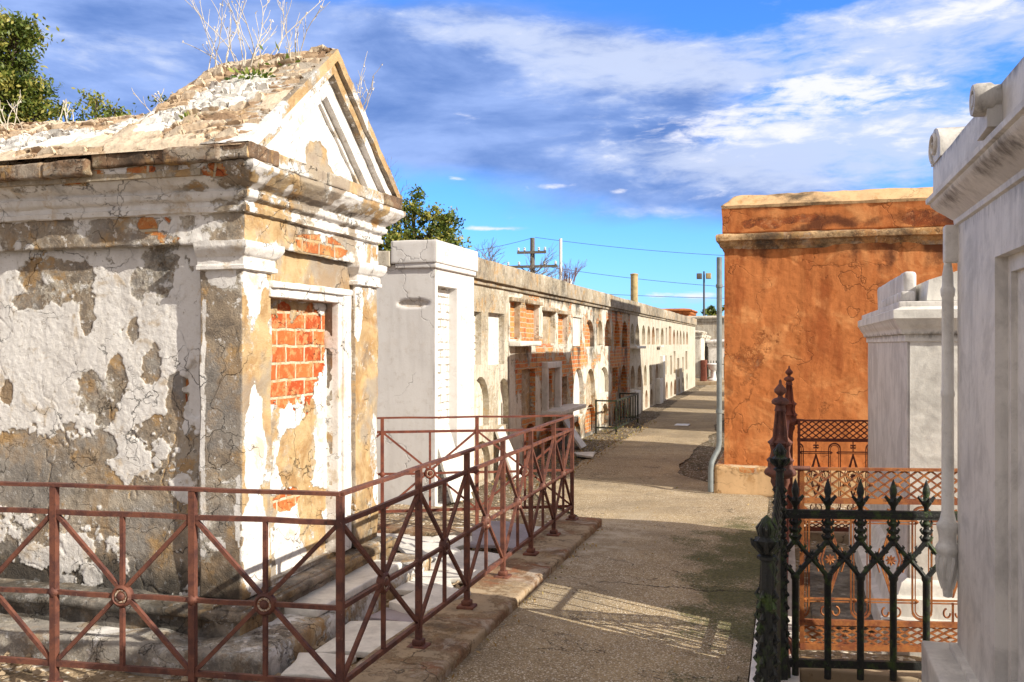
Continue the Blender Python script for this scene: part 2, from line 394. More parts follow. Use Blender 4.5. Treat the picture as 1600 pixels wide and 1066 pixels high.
def blackiron():
    g = G('mossy_black_iron'); k = g.mix(g.ramp(g.noise(16, 7, .7), .48, .66), (.016, .018, .018), (.05, .085, .02))
    k = g.mix(g.ramp(g.noise(50, 6, .7), .6, .72, 0, .7), k, (.20, .21, .18)); k = g.mix(g.ramp(g.noise(25, 6, .7), .66, .74, 0, .8), k, (.16, .05, .02))
    return g.done(k, .5, g.math('ADD', g.noise(60, 6, .7), g.noise(200, 3)), .003, metal=.2)
M['black'] = blackiron()
def boss():
    g = G('rosette_paint'); k = g.mix(g.ramp(g.noise(120, 5, .7), .42, .58), (.55, .48, .38), (.25, .09, .04)); return g.done(k, .6, g.noise(150, 4), .001)
M['boss'] = boss()
def path():
    g = G('exposed_aggregate_path'); moss, lite, dk = g.ctl()[0:3]
    st = g.vor(150, out='Color'); sp = g.n('ShaderNodeSeparateColor'); g.l(st, sp.inputs[0])
    k = g.mix(g.ramp(g.noise(1.1, 6, .6), .35, .7), (.32, .245, .15), (.47, .36, .215))
    k = g.mix(g.ramp(sp.outputs[0], .0, .45, .75, 0), k, (.13, .095, .065))
    k = g.mix(g.ramp(sp.outputs[1], .80, .9, 0, .9), k, (.70, .63, .52))
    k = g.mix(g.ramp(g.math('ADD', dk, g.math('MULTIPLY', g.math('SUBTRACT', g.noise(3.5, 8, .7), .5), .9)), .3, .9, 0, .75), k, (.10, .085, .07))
    k = g.mix(g.ramp(g.noise(.55, 6, .65, dist=.6), .48, .62, 0, .45), k, (.17, .135, .09)); k = g.mix(g.ramp(g.noise(5, 9, .75), .60, .66, 0, .6), k, (.10, .08, .055))
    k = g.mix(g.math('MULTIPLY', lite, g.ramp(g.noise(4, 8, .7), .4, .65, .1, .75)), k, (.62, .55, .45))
    mm = g.ramp(g.math('ADD', moss, g.math('ADD', g.math('MULTIPLY', g.math('SUBTRACT', g.noise(3.0, 6, .6), .5), 3.2), g.math('MULTIPLY', g.math('SUBTRACT', g.noise(55, 7, .8), .5), 4.0))), .5, 1.05, 0, .8)
    mm = g.math('MULTIPLY', mm, g.ramp(moss, .03, .2))
    k = g.mix(mm, k, g.mix(g.ramp(g.noise(40, 4), .4, .6), (.035, .045, .015), (.09, .10, .03)))
    cw = g.noise(.8, 7, .6, vec=g.scale((.5, 1.2, 1)), dist=.3); cr = g.ramp(g.math('ABSOLUTE', g.math('SUBTRACT', cw, .47)), 0, .0022, 1, 0)
    k = g.mix(g.math('MULTIPLY', cr, .85), k, (.03, .025, .02))
    px_ = g.n('ShaderNodeSeparateXYZ'); g.l(g.pos, px_.inputs[0]); wob = g.math('MULTIPLY', g.math('SUBTRACT', g.noise(3.5, 6, .65), .5), .35)
    ln = g.math('ABSOLUTE', g.math('ADD', g.math('SUBTRACT', px_.outputs[1], g.math('MULTIPLY', px_.outputs[0], .22)), g.math('SUBTRACT', wob, 6.35)))
    c2 = g.math('MULTIPLY', g.ramp(ln, .004, .012, 1, 0), g.ramp(px_.outputs[0], -1.3, -1.15)); cr = g.math('MAXIMUM', cr, c2)
    k = g.mix(g.math('MULTIPLY', c2, .85), k, (.03, .025, .02))
    h = g.math('ADD', g.math('MULTIPLY', g.vor(150), -.9), g.math('MULTIPLY', g.noise(20, 6, .7), .6)); h = g.math('SUBTRACT', h, g.math('MULTIPLY', cr, 2))
    return g.done(k, .9, h, .004, spec=.2)
M['path'] = path()
def ground(name, a, b, c, sc=60, spk=(.6, .55, .48)):
    g = G(name); n = g.noise(2.3, 8, .65); k = g.mix(g.ramp(n, .35, .65), a, b); k = g.mix(g.ramp(g.noise(9, 8, .7), .52, .66), k, c)
    v = g.vor(sc, out='Color'); sp = g.n('ShaderNodeSeparateColor'); g.l(v, sp.inputs[0]); k = g.mix(g.ramp(sp.outputs[0], .86, .9, 0, .8), k, spk)
    k = g.mix(g.ramp(sp.outputs[1], .8, .95, 0, .7), k, tuple(x*.4 for x in a))
    return g.done(k, .95, g.math('ADD', g.math('MULTIPLY', g.vor(sc), -.6), g.noise(14, 8, .7)), .015, spec=.1)
M['dirt'] = ground('packed_dirt', (.20, .15, .10), (.11, .09, .06), (.06, .065, .03))
M['plotdirt'] = ground('rubble_dirt', (.40, .30, .19), (.28, .21, .14), (.15, .12, .08), 45, (.72, .66, .56))
M['kerb'] = peel('kerb_cement', paint=(.40, .31, .21), tan=(.27, .17, .10), brown=(.14, .085, .05), ov2=(.26, .10, .045), dist=.008, streak=.2, stain=.9, crk=1.6)
def simple(name, c, rough=.7, var=.35, sc=12, dist=.002, metal=0, tr=None):
    g = G(name); k = g.mix(g.ramp(g.noise(sc, 6, .65), .35, .7), c, tuple(x*(1-var) for x in c)); return g.done(k, rough, g.noise(sc*5, 4), dist, metal=metal)
M['pipe'] = simple('grey_pipe', (.22, .25, .26), .5, .3, 8)
M['pole'] = simple('grey_timber', (.17, .15, .13), .9, .4); M['whitepole'] = simple('white_metal', (.75, .76, .78), .5, .1)
M['yellowpole'] = simple('ochre_concrete', (.52, .40, .20), .9, .4, 4); M['wire'] = simple('wire', (.07, .08, .10), .7, .1)
M['slate'] = marble('mauve_slate', (.34, .30, .34), (.22, .2, .24), .4)
M['bark'] = simple('bark', (.12, .09, .065), .95, .5, 20, .01); M['barebark'] = simple('pale_bark', (.28, .24, .21), .9, .4, 20, .004)
M['redtwig'] = simple('reddish_twig', (.30, .17, .14), .9, .3, 20)
M['stem'] = simple('dry_stem', (.66, .60, .50), .8, .35, 30, .001)
def leafmat(name, a, b, c):
    g = G(name); oi = g.ctl()[0]; k = g.mix(g.ramp(oi, .2, .55), a, b); k = g.mix(g.ramp(oi, .6, .95), k, c)
    g.done(k, .55, None); t = g.n('ShaderNodeBsdfTranslucent'); g.put(t.inputs[0], k); mx = g.n('ShaderNodeMixShader'); mx.inputs[0].default_value = .3
    g.l(g.b.outputs[0], mx.inputs[1]); g.l(t.outputs[0], mx.inputs[2]); g.l(mx.outputs[0], g.out.inputs[0]); return g.m
M['leaf'] = leafmat('evergreen_leaf', (.06, .10, .016), (.17, .22, .035), (.42, .38, .09))
M['leafg'] = leafmat('fresh_leaf', (.08, .14, .02), (.16, .24, .03), (.30, .34, .06))
M['straw'] = leafmat('straw_leaf', (.35, .22, .08), (.5, .36, .15), (.30, .28, .06))
def roofmat():
    g = G('broken_roof_plates'); r, e, w = g.ctl()[0:3]
    k = g.mix(g.ramp(r, .15, .45), (.34, .23, .15), (.52, .38, .25)); k = g.mix(g.ramp(r, .45, .9), k, (.66, .55, .42))
    k = g.mix(g.ramp(g.math('ADD', w, g.math('MULTIPLY', g.math('SUBTRACT', g.noise(16, 8, .7), .5), .9)), .45, .55), k, (.80, .78, .74))
    k = g.mix(g.ramp(g.noise(24, 7, .7), .52, .72, 0, .7), k, (.22, .145, .09)); k = g.mix(g.ramp(e, 0, .5, .9, 0), k, (.07, .045, .03))
    k = g.mix(g.ramp(g.noise(5, 7, .7), .56, .7, 0, .6), k, (.20, .12, .07))
    return g.done(k, .95, g.noise(45, 8, .7), .007, spec=.15)
M['roof'] = roofmat()
# ================================================================ painting of wear on walls (in wall coordinates)
def ell_y(Y, lst):
    out = []
    for px, py, rx, ry, val in lst:
        x, z = on_y(px, py, Y); x2 = on_y(px+rx, py, Y)[0]; z2 = on_y(px, py-ry, Y)[1]; out.append((x, z, x2-x, z2-z, val))
    return out
def ell_x(X, lst):
    out = []
    for px, py, rx, ry, val in lst:
        y, z = on_x(px, py, X); y2 = on_x(px+rx, py, X)[0]; z2 = on_x(px, py-ry, X)[1]; out.append((y, z, y2-y, z2-z, val))
    return out
def blobs(base, u, v, lst, P, seed=0, amt=.9, soft=.06):
    n = fbm(P, 9, 5, seed, .6)-.5; n2 = fbm(P, 34, 3, seed+9)-.5; r = base
    for cu, cv, ru, rv, val in lst:
        d = np.hypot((u-cu)/ru, (v-cv)/rv)+n*amt+n2*amt*.4
        m = 1-sm(1-soft, 1+soft, d); r = r*(1-m)+val*m
    return r
def wear(pb, bb, gb, pv=1.2, bv=.9, gv=.8, sc=2.4, seed=0, low=0.):
    """generic wear: paint/brick/grime bias with noise; low adds grime near the ground"""
    def f(V):
        a = fbm(V, sc, 5, seed, .55)-.5; b = fbm(V, sc*1.3, 4, seed+21)-.5; c = fbm(V*np.array([1, 1, .35]), sc, 4, seed+43)-.5
        return np.stack([pb+a*pv, np.clip(bb+b*bv, 0, 1) if bb > 0 else np.zeros(len(V)), np.clip(gb+c*gv+low*sm(.9, 0, V[:, 2]), 0, 1)], 1)
    return f

# ================================================================ SETTING: ground, path, kerbs
mb = MB(); mb.add([(-400, -100, -.02), (400, -100, -.02), (400, 700, -.02), (-400, 700, -.02)], [[0, 1, 2, 3]])
tag(mb.build('ground', M['dirt']), kind='structure')
def sheet(name, x0, x1, y0, y1, z, mat, step, amp, nsc, edge=None, ctl=None):
    nx = max(2, int((x1-x0)/step)); ny = max(2, int((y1-y0)/step)); U, V = np.meshgrid(np.linspace(0, 1, nx+1), np.linspace(y0, y1, ny+1), indexing='ij')
    if edge: lo, hi = edge(V)
    else: lo, hi = x0, x1
    X = lo+(hi-lo)*U; P = np.stack([X, V, np.full(X.shape, z)], -1); q = P.reshape(-1, 3); q[:, 2] += (fbm(q, nsc, 4, 5)-.5)*amp
    if name == 'path': q[:, 2] += (.075-.055*sm(-1.6, -.2, q[:, 0]))*sm(8.7, 7.7, q[:, 1])
    m = MB(); m.grid(q.reshape(P.shape)); return tag(m.build(name, mat, None, 60, ctl=ctl), kind='structure')
def pctl(V):
    x, y = V[:, 0], V[:, 1]; n = fbm(V, 2.2, 5, 3)
    moss = sm(-1.0, -.45, x+(n-.5)*.8)*sm(4.9, 5.7, y)*sm(9.4, 8.0, y)*.75+.5*sm(-.75, -.3, x)*sm(9.6, 8.5, y)
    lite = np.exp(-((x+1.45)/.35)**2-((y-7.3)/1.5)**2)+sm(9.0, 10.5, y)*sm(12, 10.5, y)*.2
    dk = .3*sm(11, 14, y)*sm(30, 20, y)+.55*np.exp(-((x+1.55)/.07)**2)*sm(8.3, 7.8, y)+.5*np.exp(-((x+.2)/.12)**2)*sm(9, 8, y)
    return np.stack([moss, lite, dk], 1)
def pedge(V):
    w = (fbm(np.stack([V.ravel(), V.ravel()*0, V.ravel()*0], 1), 1.3, 4, 8).reshape(V.shape)-.5)
    lo = -1.56-1.15*sm(7.9, 10.2, V)-.35*sm(14, 30, V)+w*.25*sm(7.8, 8.2, V); hi = -.18-1.15*sm(10.2, 12.0, V)-.15*sm(14, 30, V)+w*.3*sm(10.5, 11.5, V)
    return lo, hi
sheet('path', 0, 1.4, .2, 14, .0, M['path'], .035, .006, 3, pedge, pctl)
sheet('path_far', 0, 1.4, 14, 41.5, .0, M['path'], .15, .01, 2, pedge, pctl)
sheet('dirt_strip', -3.6, -2.3, 8.3, 42, -.012, M['dirt'], .06, .03, 4)
sheet('dirt_verge', -1.9, -.2, 10.3, 42, -.014, M['dirt'], .08, .03, 4)
sheet('tomb_plot_ground', -6.2, -1.9, 2.2, 8.6, .045, M['plotdirt'], .03, .045, 6)
mb = MB(); mb.rbox(-1.97, -1.545, -.4, 8.02, -.05, .13, .035, .02, .014, 4, 1); mb.rbox(-6.2, -1.99, 7.05, 7.3, -.05, .12, .06, .02, .01, 4, 2)
tag(mb.build('kerb', M['kerb'], None, 60, ctl=wear(.50, 0, .30, 1.6, .9, 1.1, 2.2, 4)), kind='structure')
mb = MB(); mb.rbox(-.165, .06, .6, 8.1, -.05, .115, .05, .012, .006, 4, 3)
tag(mb.build('kerb_marble', M['marble'], None, 60, ctl=(0, 0, .35)), kind='structure')
sheet('right_plot_ground', .05, 4.5, .6, 10.2, .05, M['plotdirt'], .06, .04, 5)
mb = MB(); mb.rbox(.06, 3.2, 4.62, 4.8, -.02, .115, .06, .015, .006, 4, 31); mb.rbox(.06, 3.2, 7.95, 8.15, -.02, .115, .06, .015, .006, 4, 32)
tag(mb.build('kerb_ochre', M['kerb'], None, 60, ctl=(.9, 0, .1)), kind='structure')

# ================================================================ THE OLD TOMB (left)
T = thing('old_tomb', 'crumbling gabled tomb with peeling white paint, bare brick doorway and weeds on its roof', 'tomb', (-3.9, 4.95, .06))
YS, YP, XF, XW = 4.21, 4.15, -2.66, -2.70      # side wall, pilaster side, pilaster front, front wall
# side wall, densely modelled with its flaked coats
def sidewall():
    xs = np.linspace(-5.5, -2.85, 420); zs = np.linspace(.30, 2.2, 300)
    U, Z = np.meshgrid(xs, zs, indexing='ij'); P = np.stack([U, np.full(U.shape, YS), Z], -1); q = P.reshape(-1, 3).copy()
    u, z = q[:, 0], q[:, 2]; n = fbm(q, 3.2, 6, 11, .6); nn = fbm(q, 12, 5, 12, .62)
    paint = .5+(n-.42)*2.6+(nn-.5)*2.0
    paint += 1.0*sm(.0, .2, z-1.18-(fbm(q, 1.6, 3, 14)-.5)*.5)-.55
    lst = ell_y(YS, [(40, 560, 150, 120, 1.), (60, 640, 170, 60, .95), (30, 700, 60, 30, .1), (110, 740, 190, 60, .12), (230, 800, 80, 60, .2), (205, 470, 75, 70, .95), (230, 640, 40, 40, .9),
        (85, 440, 60, 34, .45), (110, 425, 40, 18, .3), (135, 495, 13, 34, .34), (12, 610, 10, 20, .3), (180, 590, 15, 50, .2), (150, 620, 32, 40, .38), (205, 515, 9, 20, .25), (238, 572, 15, 24, .0), (40, 470, 30, 14, .42), (215, 440, 14, 30, .42),
        (255, 420, 40, 50, .46), (283, 470, 14, 60, .9), (235, 675, 35, 22, .1), (275, 640, 14, 60, .3), (205, 712, 52, 34, 1.), (165, 700, 20, 20, .1), (70, 870, 55, 25, .9), (120, 850, 30, 18, .85), (30, 900, 60, 20, .1), (290, 760, 20, 25, .8), (250, 880, 60, 50, .1)])
    paint = blobs(paint, u, z, lst, q, 15, 1.5, .22)+(nn-.5)*.5
    brick = blobs(np.zeros(len(u)), u, z, ell_y(YS, [(303, 612, 17, 44, 1.)]), q, 17, .5)
    gr = np.clip(.24+(fbm(q*np.array([1, 1, .4]), 3, 5, 18)-.5)*.7, 0, 1)
    gr = np.maximum(gr, blobs(np.zeros(len(u)), u, z, ell_y(YS, [(262, 430, 45, 60, .66), (295, 560, 14, 130, .55), (170, 620, 40, 60, .5), (60, 430, 60, 30, .45), (230, 980, 160, 50, .5), (300, 900, 50, 70, .5)]), q, 19, .6, .3))
    gr = np.maximum(gr, .6*sm(.6, .3, z)+(.46*sm(1.3, .85, z)))
    pm = sm(.42, .58, paint); crack = np.abs(fbm(q, 2.2, 4, 23)-.5)
    d = pm*.004+(nn-.5)*.009+(fbm(q, 40, 4, 20, .65)-.5)*.006+(fbm(q, 1.2, 2, 22)-.5)*.03-brick*.022-(1-sm(0, .006, crack))*.006*sm(.5, .6, fbm(q, 1.1, 2, 4))
    q[:, 1] -= d; m = MB(); m.grid(q.reshape(P.shape))
    return m, np.stack([np.clip(.5+(paint-.5)*1.1, .16, .84), brick, gr*(1-.4*pm)], 1)
m, c = sidewall(); m.build('side_wall', M['peel'], T, 180, ctl=c)
# core behind everything so the body is closed
m = MB(); m.box(-5.5, -2.80, 4.245, 5.70, .08, 2.5); m.build('core', M['cement'], T, ctl=(.2, 0, .3))
# front wall with door recess
def fwall(V):
    u, z = V[:, 1], V[:, 2]; n = fbm(V, 4, 5, 31)
    p = .35+(n-.5)*2.0; p = blobs(p, u, z, ell_x(XW, [(545, 700, 14, 130, .95), (480, 425, 50, 22, .05), (540, 560, 12, 60, .95)]), V, 32, .5)
    return np.stack([p, np.zeros(len(u)), np.clip(.1+(n-.5)*.4, 0, 1)], 1)
m = MB(); holed(m, 4.43, 5.46, .33, 2.19, [rect(4.45, 5.2, .36, 1.90)], lambda u, v, w: (XW-w, u, v), .05, .02)
m.build('front_wall', M['peel'], T, 180, ctl=fwall)
def panel():
    ys = np.linspace(4.42, 5.24, 220); zs = np.linspace(.3, 1.95, 380); U, Z = np.meshgrid(ys, zs, indexing='ij')
    q = np.stack([np.full(U.shape, -2.745).ravel(), U.ravel(), Z.ravel()], 1); u, z = q[:, 1], q[:, 2]
    n = fbm(q, 4.5, 5, 41, .6); nn = fbm(q, 16, 5, 42, .6)
    p = .35+(n-.5)*2.4
    X = -2.78
    p = blobs(p, u, z, ell_x(X, [(455, 495, 35, 22, .1), (505, 720, 22, 100, 1.), (447, 650, 20, 20, .95), (500, 600, 22, 38, .8), (455, 720, 30, 50, .15), (440, 700, 14, 25, .1), (470, 790, 40, 25, .3), (440, 850, 20, 90, .75), (520, 560, 8, 60, .8)]), q, 43, .6)
    b = blobs(np.zeros(len(u)), u, z, ell_x(X, [(452, 560, 54, 76, 1.), (505, 500, 9, 16, 1.), (435, 485, 12, 16, 1.), (442, 780, 20, 16, .9), (486, 540, 22, 46, 1.)]), q, 44, 1.0)
    p = np.where(b > .5, 0.02, p)
    p = blobs(p, u, z, ell_x(X, [(512, 590, 15, 60, .9)]), q, 46, .5)
    pm = sm(.46, .54, p); q[:, 0] += pm*.006+(nn-.5)*.014-b*.008*(1-pm)
    m = MB(); m.grid(q.reshape(220, 380, 3)); return m, np.stack([np.clip(p, .13, .9)-.1*(b > .5), b, np.clip(.08+(n-.5)*.3, 0, 1)], 1)
m, c = panel(); m.build('door_panel', M['peeldoor'], T, 180, ctl=c, label='sealed doorway of bare orange brick and flaking plaster')
fr = [(0, 0), (.035, 0), (.045, .012), (.045, .03), (.03, .036), (.03, .075), (.05, .082), (.05, .125), (.0, .13)]
m = MB()
m.rbox(-2.76, -2.648, 4.40, 5.33, 1.905, 1.975, .02, .006, .006, 12, 3); m.rbox(-2.76, -2.630, 4.40, 5.35, 1.955, 1.992, .02, .006, .005, 12, 4)
m.rbox(-2.76, -2.655, 5.2, 5.24, .36, 1.93, .02, .006, .006, 12, 5); m.rbox(-2.76, -2.635, 5.235, 5.335, .36, 1.97, .02, .008, .008, 10, 6)
m.build('door_frame', M['peel'], T, 50, ctl=wear(.9, 0, .05, 1.1, .9, .5, 6, 7))
# pilasters
def pil(y0, y1, x0, seed, lst_side, lst_front):
    m = MB(); m.rbox(x0, XF, y0, y1, .34, 2.08, .012, .012, .014, 5, seed)
    def f(V):
        n = fbm(V, 4, 5, seed+2, .6); p = .28+(n-.5)*1.5
        fs = V[:, 0] > XF-.02
        if lst_side: p = np.where(~fs, blobs(p, V[:, 0], V[:, 2], ell_y(y0, lst_side), V, seed, .6), p)
        p = np.where(fs, blobs(p, V[:, 1], V[:, 2], ell_x(XF, lst_front), V, seed+5, .6), p)
        gr = .12+(fbm(V*np.array([1, 1, .25]), 3, 4, seed+7)-.5)*.7+.5*sm(.8, .3, V[:, 2])
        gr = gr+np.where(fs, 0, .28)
        return np.stack([p, np.zeros(len(V)), np.clip(gr, 0, 1)*(1-.7*sm(.4, .6, p))], 1)
    return m.build('pilaster', M['peel'], T, 60, ctl=f)
pil(YP, 4.43, -2.92, 51, [(345, 430, 24, 18, .85), (318, 640, 5, 200, .7), (350, 520, 30, 60, .05), (350, 650, 30, 90, .05), (375, 800, 8, 60, .8), (340, 850, 14, 10, .7)],
    [(400, 440, 18, 50, .95), (410, 560, 16, 60, .2), (398, 700, 16, 90, .95), (400, 850, 20, 80, .9), (415, 480, 7, 30, .3)])
pil(5.45, 5.78, -2.92, 61, None, [(560, 480, 8, 50, .9), (572, 600, 10, 120, .1), (585, 700, 6, 60, .5), (590, 760, 8, 30, .8)])
capp = [(0, 2.03), (.022, 2.035), (.022, 2.055), (.012, 2.06), (.012, 2.10), (.024, 2.108), (.042, 2.135), (.048, 2.15), (.048, 2.178), (0, 2.182)]
for k, (y0, y1) in enumerate(((YP, 4.43), (5.45, 5.78))):
    m = MB(); m.sweep(capp, [(-2.92, y0), (XF, y0), (XF, y1), (-2.92, y1)], False, .015, .007, .006, 12, 70+k)
    m.build('capital', M['peel'], T, 60, ctl=wear(.95, 0, .1, 1.3, .9, .8, 5, 71+k))
# plinth and step
m = MB(); m.rbox(-5.6, -2.60, 4.04, 5.9, .15, .33, .025, .02, .02, 5, 80); m.rbox(-5.6, -2.57, 4.0, 5.93, .27, .315, .025, .02, .016, 6, 81)
m.build('plinth', M['peel'], T, 60, ctl=wear(.25, 0, .75, .9, .9, .9, 3, 82))
m = MB(); m.rbox(-5.8, -2.36, 3.82, 6.05, .0, .185, .025, .03, .028, 4, 83)
m.build('step', M['peel'], T, 60, ctl=lambda V: wear(.4, 0, .45, 1.2, .9, .9, 3, 84)(V))
m = MB(); m.rbox(-2.62, -2.40, 4.45, 5.6, .19, .235, .03, .01, .004, 5, 85); m.build('door_sill', M['marblew'], T, 60, ctl=(0, 0, .2))
# entablature, going round three sides
ent = [(0, 2.17), (.006, 2.175), (.006, 2.325), (.03, 2.33), (.034, 2.355), (.022, 2.36), (.022, 2.385), (.05, 2.40), (.055, 2.43), (.04, 2.435), (.045, 2.45), (.085, 2.47), (.125, 2.51), (.145, 2.535), (.145, 2.56), (.02, 2.565)]
loop = [(-5.5, YP+.01), (XF, YP+.01), (XF, 5.77), (-5.5, 5.77)]
def entctl(V):
    n = fbm(V, 3.4, 5, 91, .6); nn = fbm(V, 11, 4, 92); front = V[:, 0] > XF-.02
    p = .80+(n-.5)*2.2+(nn-.5)*1.6
    p = np.where(V[:, 2] > 2.44, p-.18, p); fz = (V[:, 2] < 2.325)
    p = np.where(fz, p-.36, p)
    b = np.zeros(len(V))
    sd = ~front
    b = np.where(sd & fz, blobs(b, V[:, 0], V[:, 2], ell_y(YP, [(240, 350, 26, 20, .66), (262, 372, 18, 12, .7)]), V, 93, .4), b)
    b = np.where(sd & ~fz, blobs(b, V[:, 0], V[:, 2], ell_y(YP-.08, [(345, 268, 28, 10, 1.), (120, 280, 60, 12, 1.), (230, 268, 24, 8, .9)]), V, 94, .4), b)
    b = np.where(front & fz, blobs(b, V[:, 1], V[:, 2], ell_x(XF, [(500, 385, 40, 18, .62)]), V, 95, .4), b)
    p = np.where(b > .4, p-.35, p)
    g = .2+(fbm(V, 4, 5, 96)-.5)*.9+np.where(front, -.1, .05)
    return np.stack([p, b, np.clip(g, 0, 1)], 1)
m = MB(); m.sweep([(a, b) for a, b in ent], loop, False, .012, .008, .013, 7, 90); m.build('entablature', M['peel'], T, 60, ctl=entctl)
# eave: row of stone blocks
x = -5.6; k = 0; m = MB()
while x < -2.55:
    L = [.33, .42, .25, .48, .37, .29, .45][k % 7]; x1 = min(x+L, -2.52)
    dz = random.uniform(-.012, .012)-(.03 if x < -3.7 else 0); dy = random.uniform(-.015, .02)
    m.rbox(x+.004, x1-.004, 3.975+dy, 4.28, 2.565+dz, 2.645+dz, .018, .012, .014, 9, 100+k)
    x = x1; k += 1
m.rbox(-5.6, -2.52, 5.6, 5.885, 2.565, 2.645, .03, .01, .01, 9, 120)
m.build('eave_course', M['stone'], T, 50, ctl=wear(.2, 0, .45, 1.3, .9, 1.1, 5, 101))
m = MB(); y = 3.985; k = 0
while y < 5.88:
    L = [.24, .17, .31, .13, .22][k % 5]; y1 = min(y+L, 5.885)
    m.rbox(-2.75, -2.53+random.uniform(-.006, .006), y+.0015, y1-.0015, 2.567, 2.643, .018, .01, .008, 9, 130+k); y = y1; k += 1
m.build('cornice_blocks', M['peel'], T, 50, ctl=wear(.38, 0, .08, 1.3, .9, .6, 4, 131))
# pediment: nested raking bands and a recessed tympanum
YM, HW, ZB, ZA = 4.935, .95, 2.645, 3.385
sl = (ZA-ZB)/HW
def tri(d):     # triangle offset inwards by perpendicular distance d
    c = math.hypot(1, sl)*d
    return [(YM-HW+c/sl, ZB), (YM+HW-c/sl, ZB), (YM, ZA-c)]
def chev(m, d0, d1, xf, xb, seed, amp=.006):
    """raking band between offsets d0..d1, front face at xf"""
    for s in (-1, 1):
        n, w = 70, max(2, int((d1-d0)/.012))
        a0, a1 = math.hypot(1, sl)*d0, math.hypot(1, sl)*d1
        rows = []
        prof = [(a0, xb), (a0, xf)]+[(a0+(a1-a0)*k/w, xf) for k in range(1, w)]+[(a1, xf), (a1, xb)]
        for i in range(n+1):
            t = i/n; row = []
            for a, x in prof:
                y = (HW-a/sl)*(1-t); z = ZB+(HW*sl-a)*t
                row.append((x, YM+s*y, z))
            rows.append(row)
        P = np.array(rows); q = P.reshape(-1, 3); e = (fbm(q, 9, 4, seed)-.5)*2*amp; q[:, 0] += e; q[:, 2] += e*.7*(q[:, 2] > ZB+.01); m.grid(q.reshape(P.shape), flip=(s > 0))
m = MB(); chev(m, .0, .055, -2.525, -2.80, 140, .008); m.build('raking_cap', M['peel'], T, 50, ctl=wear(.35, 0, .18, 1.5, .9, .8, 4, 141))
m = MB(); chev(m, .056, .115, -2.555, -2.80, 142, .006); m.build('raking_moulding', M['peel'], T, 50, ctl=wear(.55, 0, .15, 1.5, .9, .8, 4, 143))
m = MB(); chev(m, .116, .215, -2.60, -2.80, 144, .004); m.build('raking_band', M['peel'], T, 50, ctl=wear(.82, 0, .12, 1.5, .9, .8, 4, 145))
m = MB(); chev(m, .216, .245, -2.64, -2.80, 146, .004); m.build('raking_fillet', M['peel'], T, 50, ctl=wear(.45, 0, .2, 1.5, .9, .8, 5, 147))
def tymp():
    ys = np.linspace(0, 1, 90); ts = np.linspace(0, 1, 70); A, B = np.meshgrid(ys, ts, indexing='ij'); t3 = tri(.24)
    y = (t3[0][0]*(1-A)+t3[1][0]*A)*(1-B)+t3[2][0]*B; z = ZB+(t3[2][1]-ZB)*B
    q = np.stack([np.full(A.shape, -2.665).ravel(), y.ravel(), z.ravel()], 1)
    p = blobs(.78+(fbm(q, 7, 4, 150)-.5)*1.1, q[:, 1], q[:, 2], ell_x(-2.66, [(497, 255, 17, 34, .02), (510, 275, 14, 20, .02), (535, 300, 14, 22, .15)]), q, 148, .7)
    q[:, 0] += (fbm(q, 12, 4, 149)-.5)*.012+p*.008
    m = MB(); m.grid(q.reshape(90, 70, 3)); return m, np.stack([p, 0*p, 0*p+.05], 1)
m, c = tymp(); m.build('tympanum', M['peel'], T, 180, ctl=c)
# roof of broken plates
def roof():
    xs = np.linspace(-5.6, -2.56, 430); vs = np.linspace(-1.0, 1.0, 300); Xg, Vg = np.meshgrid(xs, vs, indexing='ij')
    def ztop(x):
        w = (fbm(np.stack([x, x*0, x*0], 1), 5, 3, 150)-.5)*.05
        return ZA-.01+.0*x-(.30)*sm(-3.34, -3.50, x)-.02*sm(-2.8, -3.3, x)+w*sm(-2.7, -2.9, x)
    x = Xg.ravel(); v = Vg.ravel(); zt = ztop(x); hw = HW+.005
    prof = 1-np.abs(v)
    lowz = sm(-3.34, -3.6, x); prof = prof*(1-lowz)+lowz*(1-np.abs(v)**1.5)
    z = 2.63+(zt-2.63)*prof; y = YM+v*hw
    q = np.stack([x, y, z], 1); wq = fbm(q, 4, 3, 151)-.5; w2 = fbm(q, 4, 3, 152)-.5
    f1, f2, idr, du, dv = cells(x*9+wq*2.4, v*hw*1.25*24+w2*2.6, 5); g1 = f2-f1
    F1, F2, idb, _, _ = cells(x*2.6+wq, v*4.2+w2, 9); big = (idb > .80)
    e = np.where(big, .5, sm(.02, .16, g1)); r = np.where(big, .75+.2*idb, idr)
    h = np.where(big, .02, (idr-.4)*.022+e*.014+(du*(idr-.5)*.05+dv*np.sin(idr*40)*.03))
    h = h+(fbm(q, 26, 4, 153, .65)-.5)*.016+(fbm(q, 3, 3, 154)-.5)*.04
    edge = sm(0, .05, 1-np.abs(v)); h = h*edge
    n2 = np.stack([0*x, np.sign(v)*sl, np.ones(len(x))], 1); n2 /= np.linalg.norm(n2, axis=1, keepdims=True)
    q = q+n2*h[:, None]
    wpt = blobs(np.clip(.12+(fbm(q, 3, 3, 156)-.5)*.5, 0, .42), x, y, [(-2.95, 4.5, .22, .22, .95), (-4.0, 4.2, .45, .13, .95), (-3.2, 4.25, .14, .12, .8), (-4.6, 4.3, .2, .12, .8), (-3.5, 4.35, .15, .12, .7)], q, 155, .8)
    m = MB(); m.grid(q.reshape(Xg.shape+(3,))); return m, np.stack([r, e, wpt], 1)
m, c = roof(); m.build('roof', M['roof'], T, 28, ctl=c)
m = MB(); m.box(-5.55, -2.82, 4.02, 5.85, 2.50, 2.60); m.build('ceiling_slab', M['cement'], T, ctl=(.2, 0, .4))

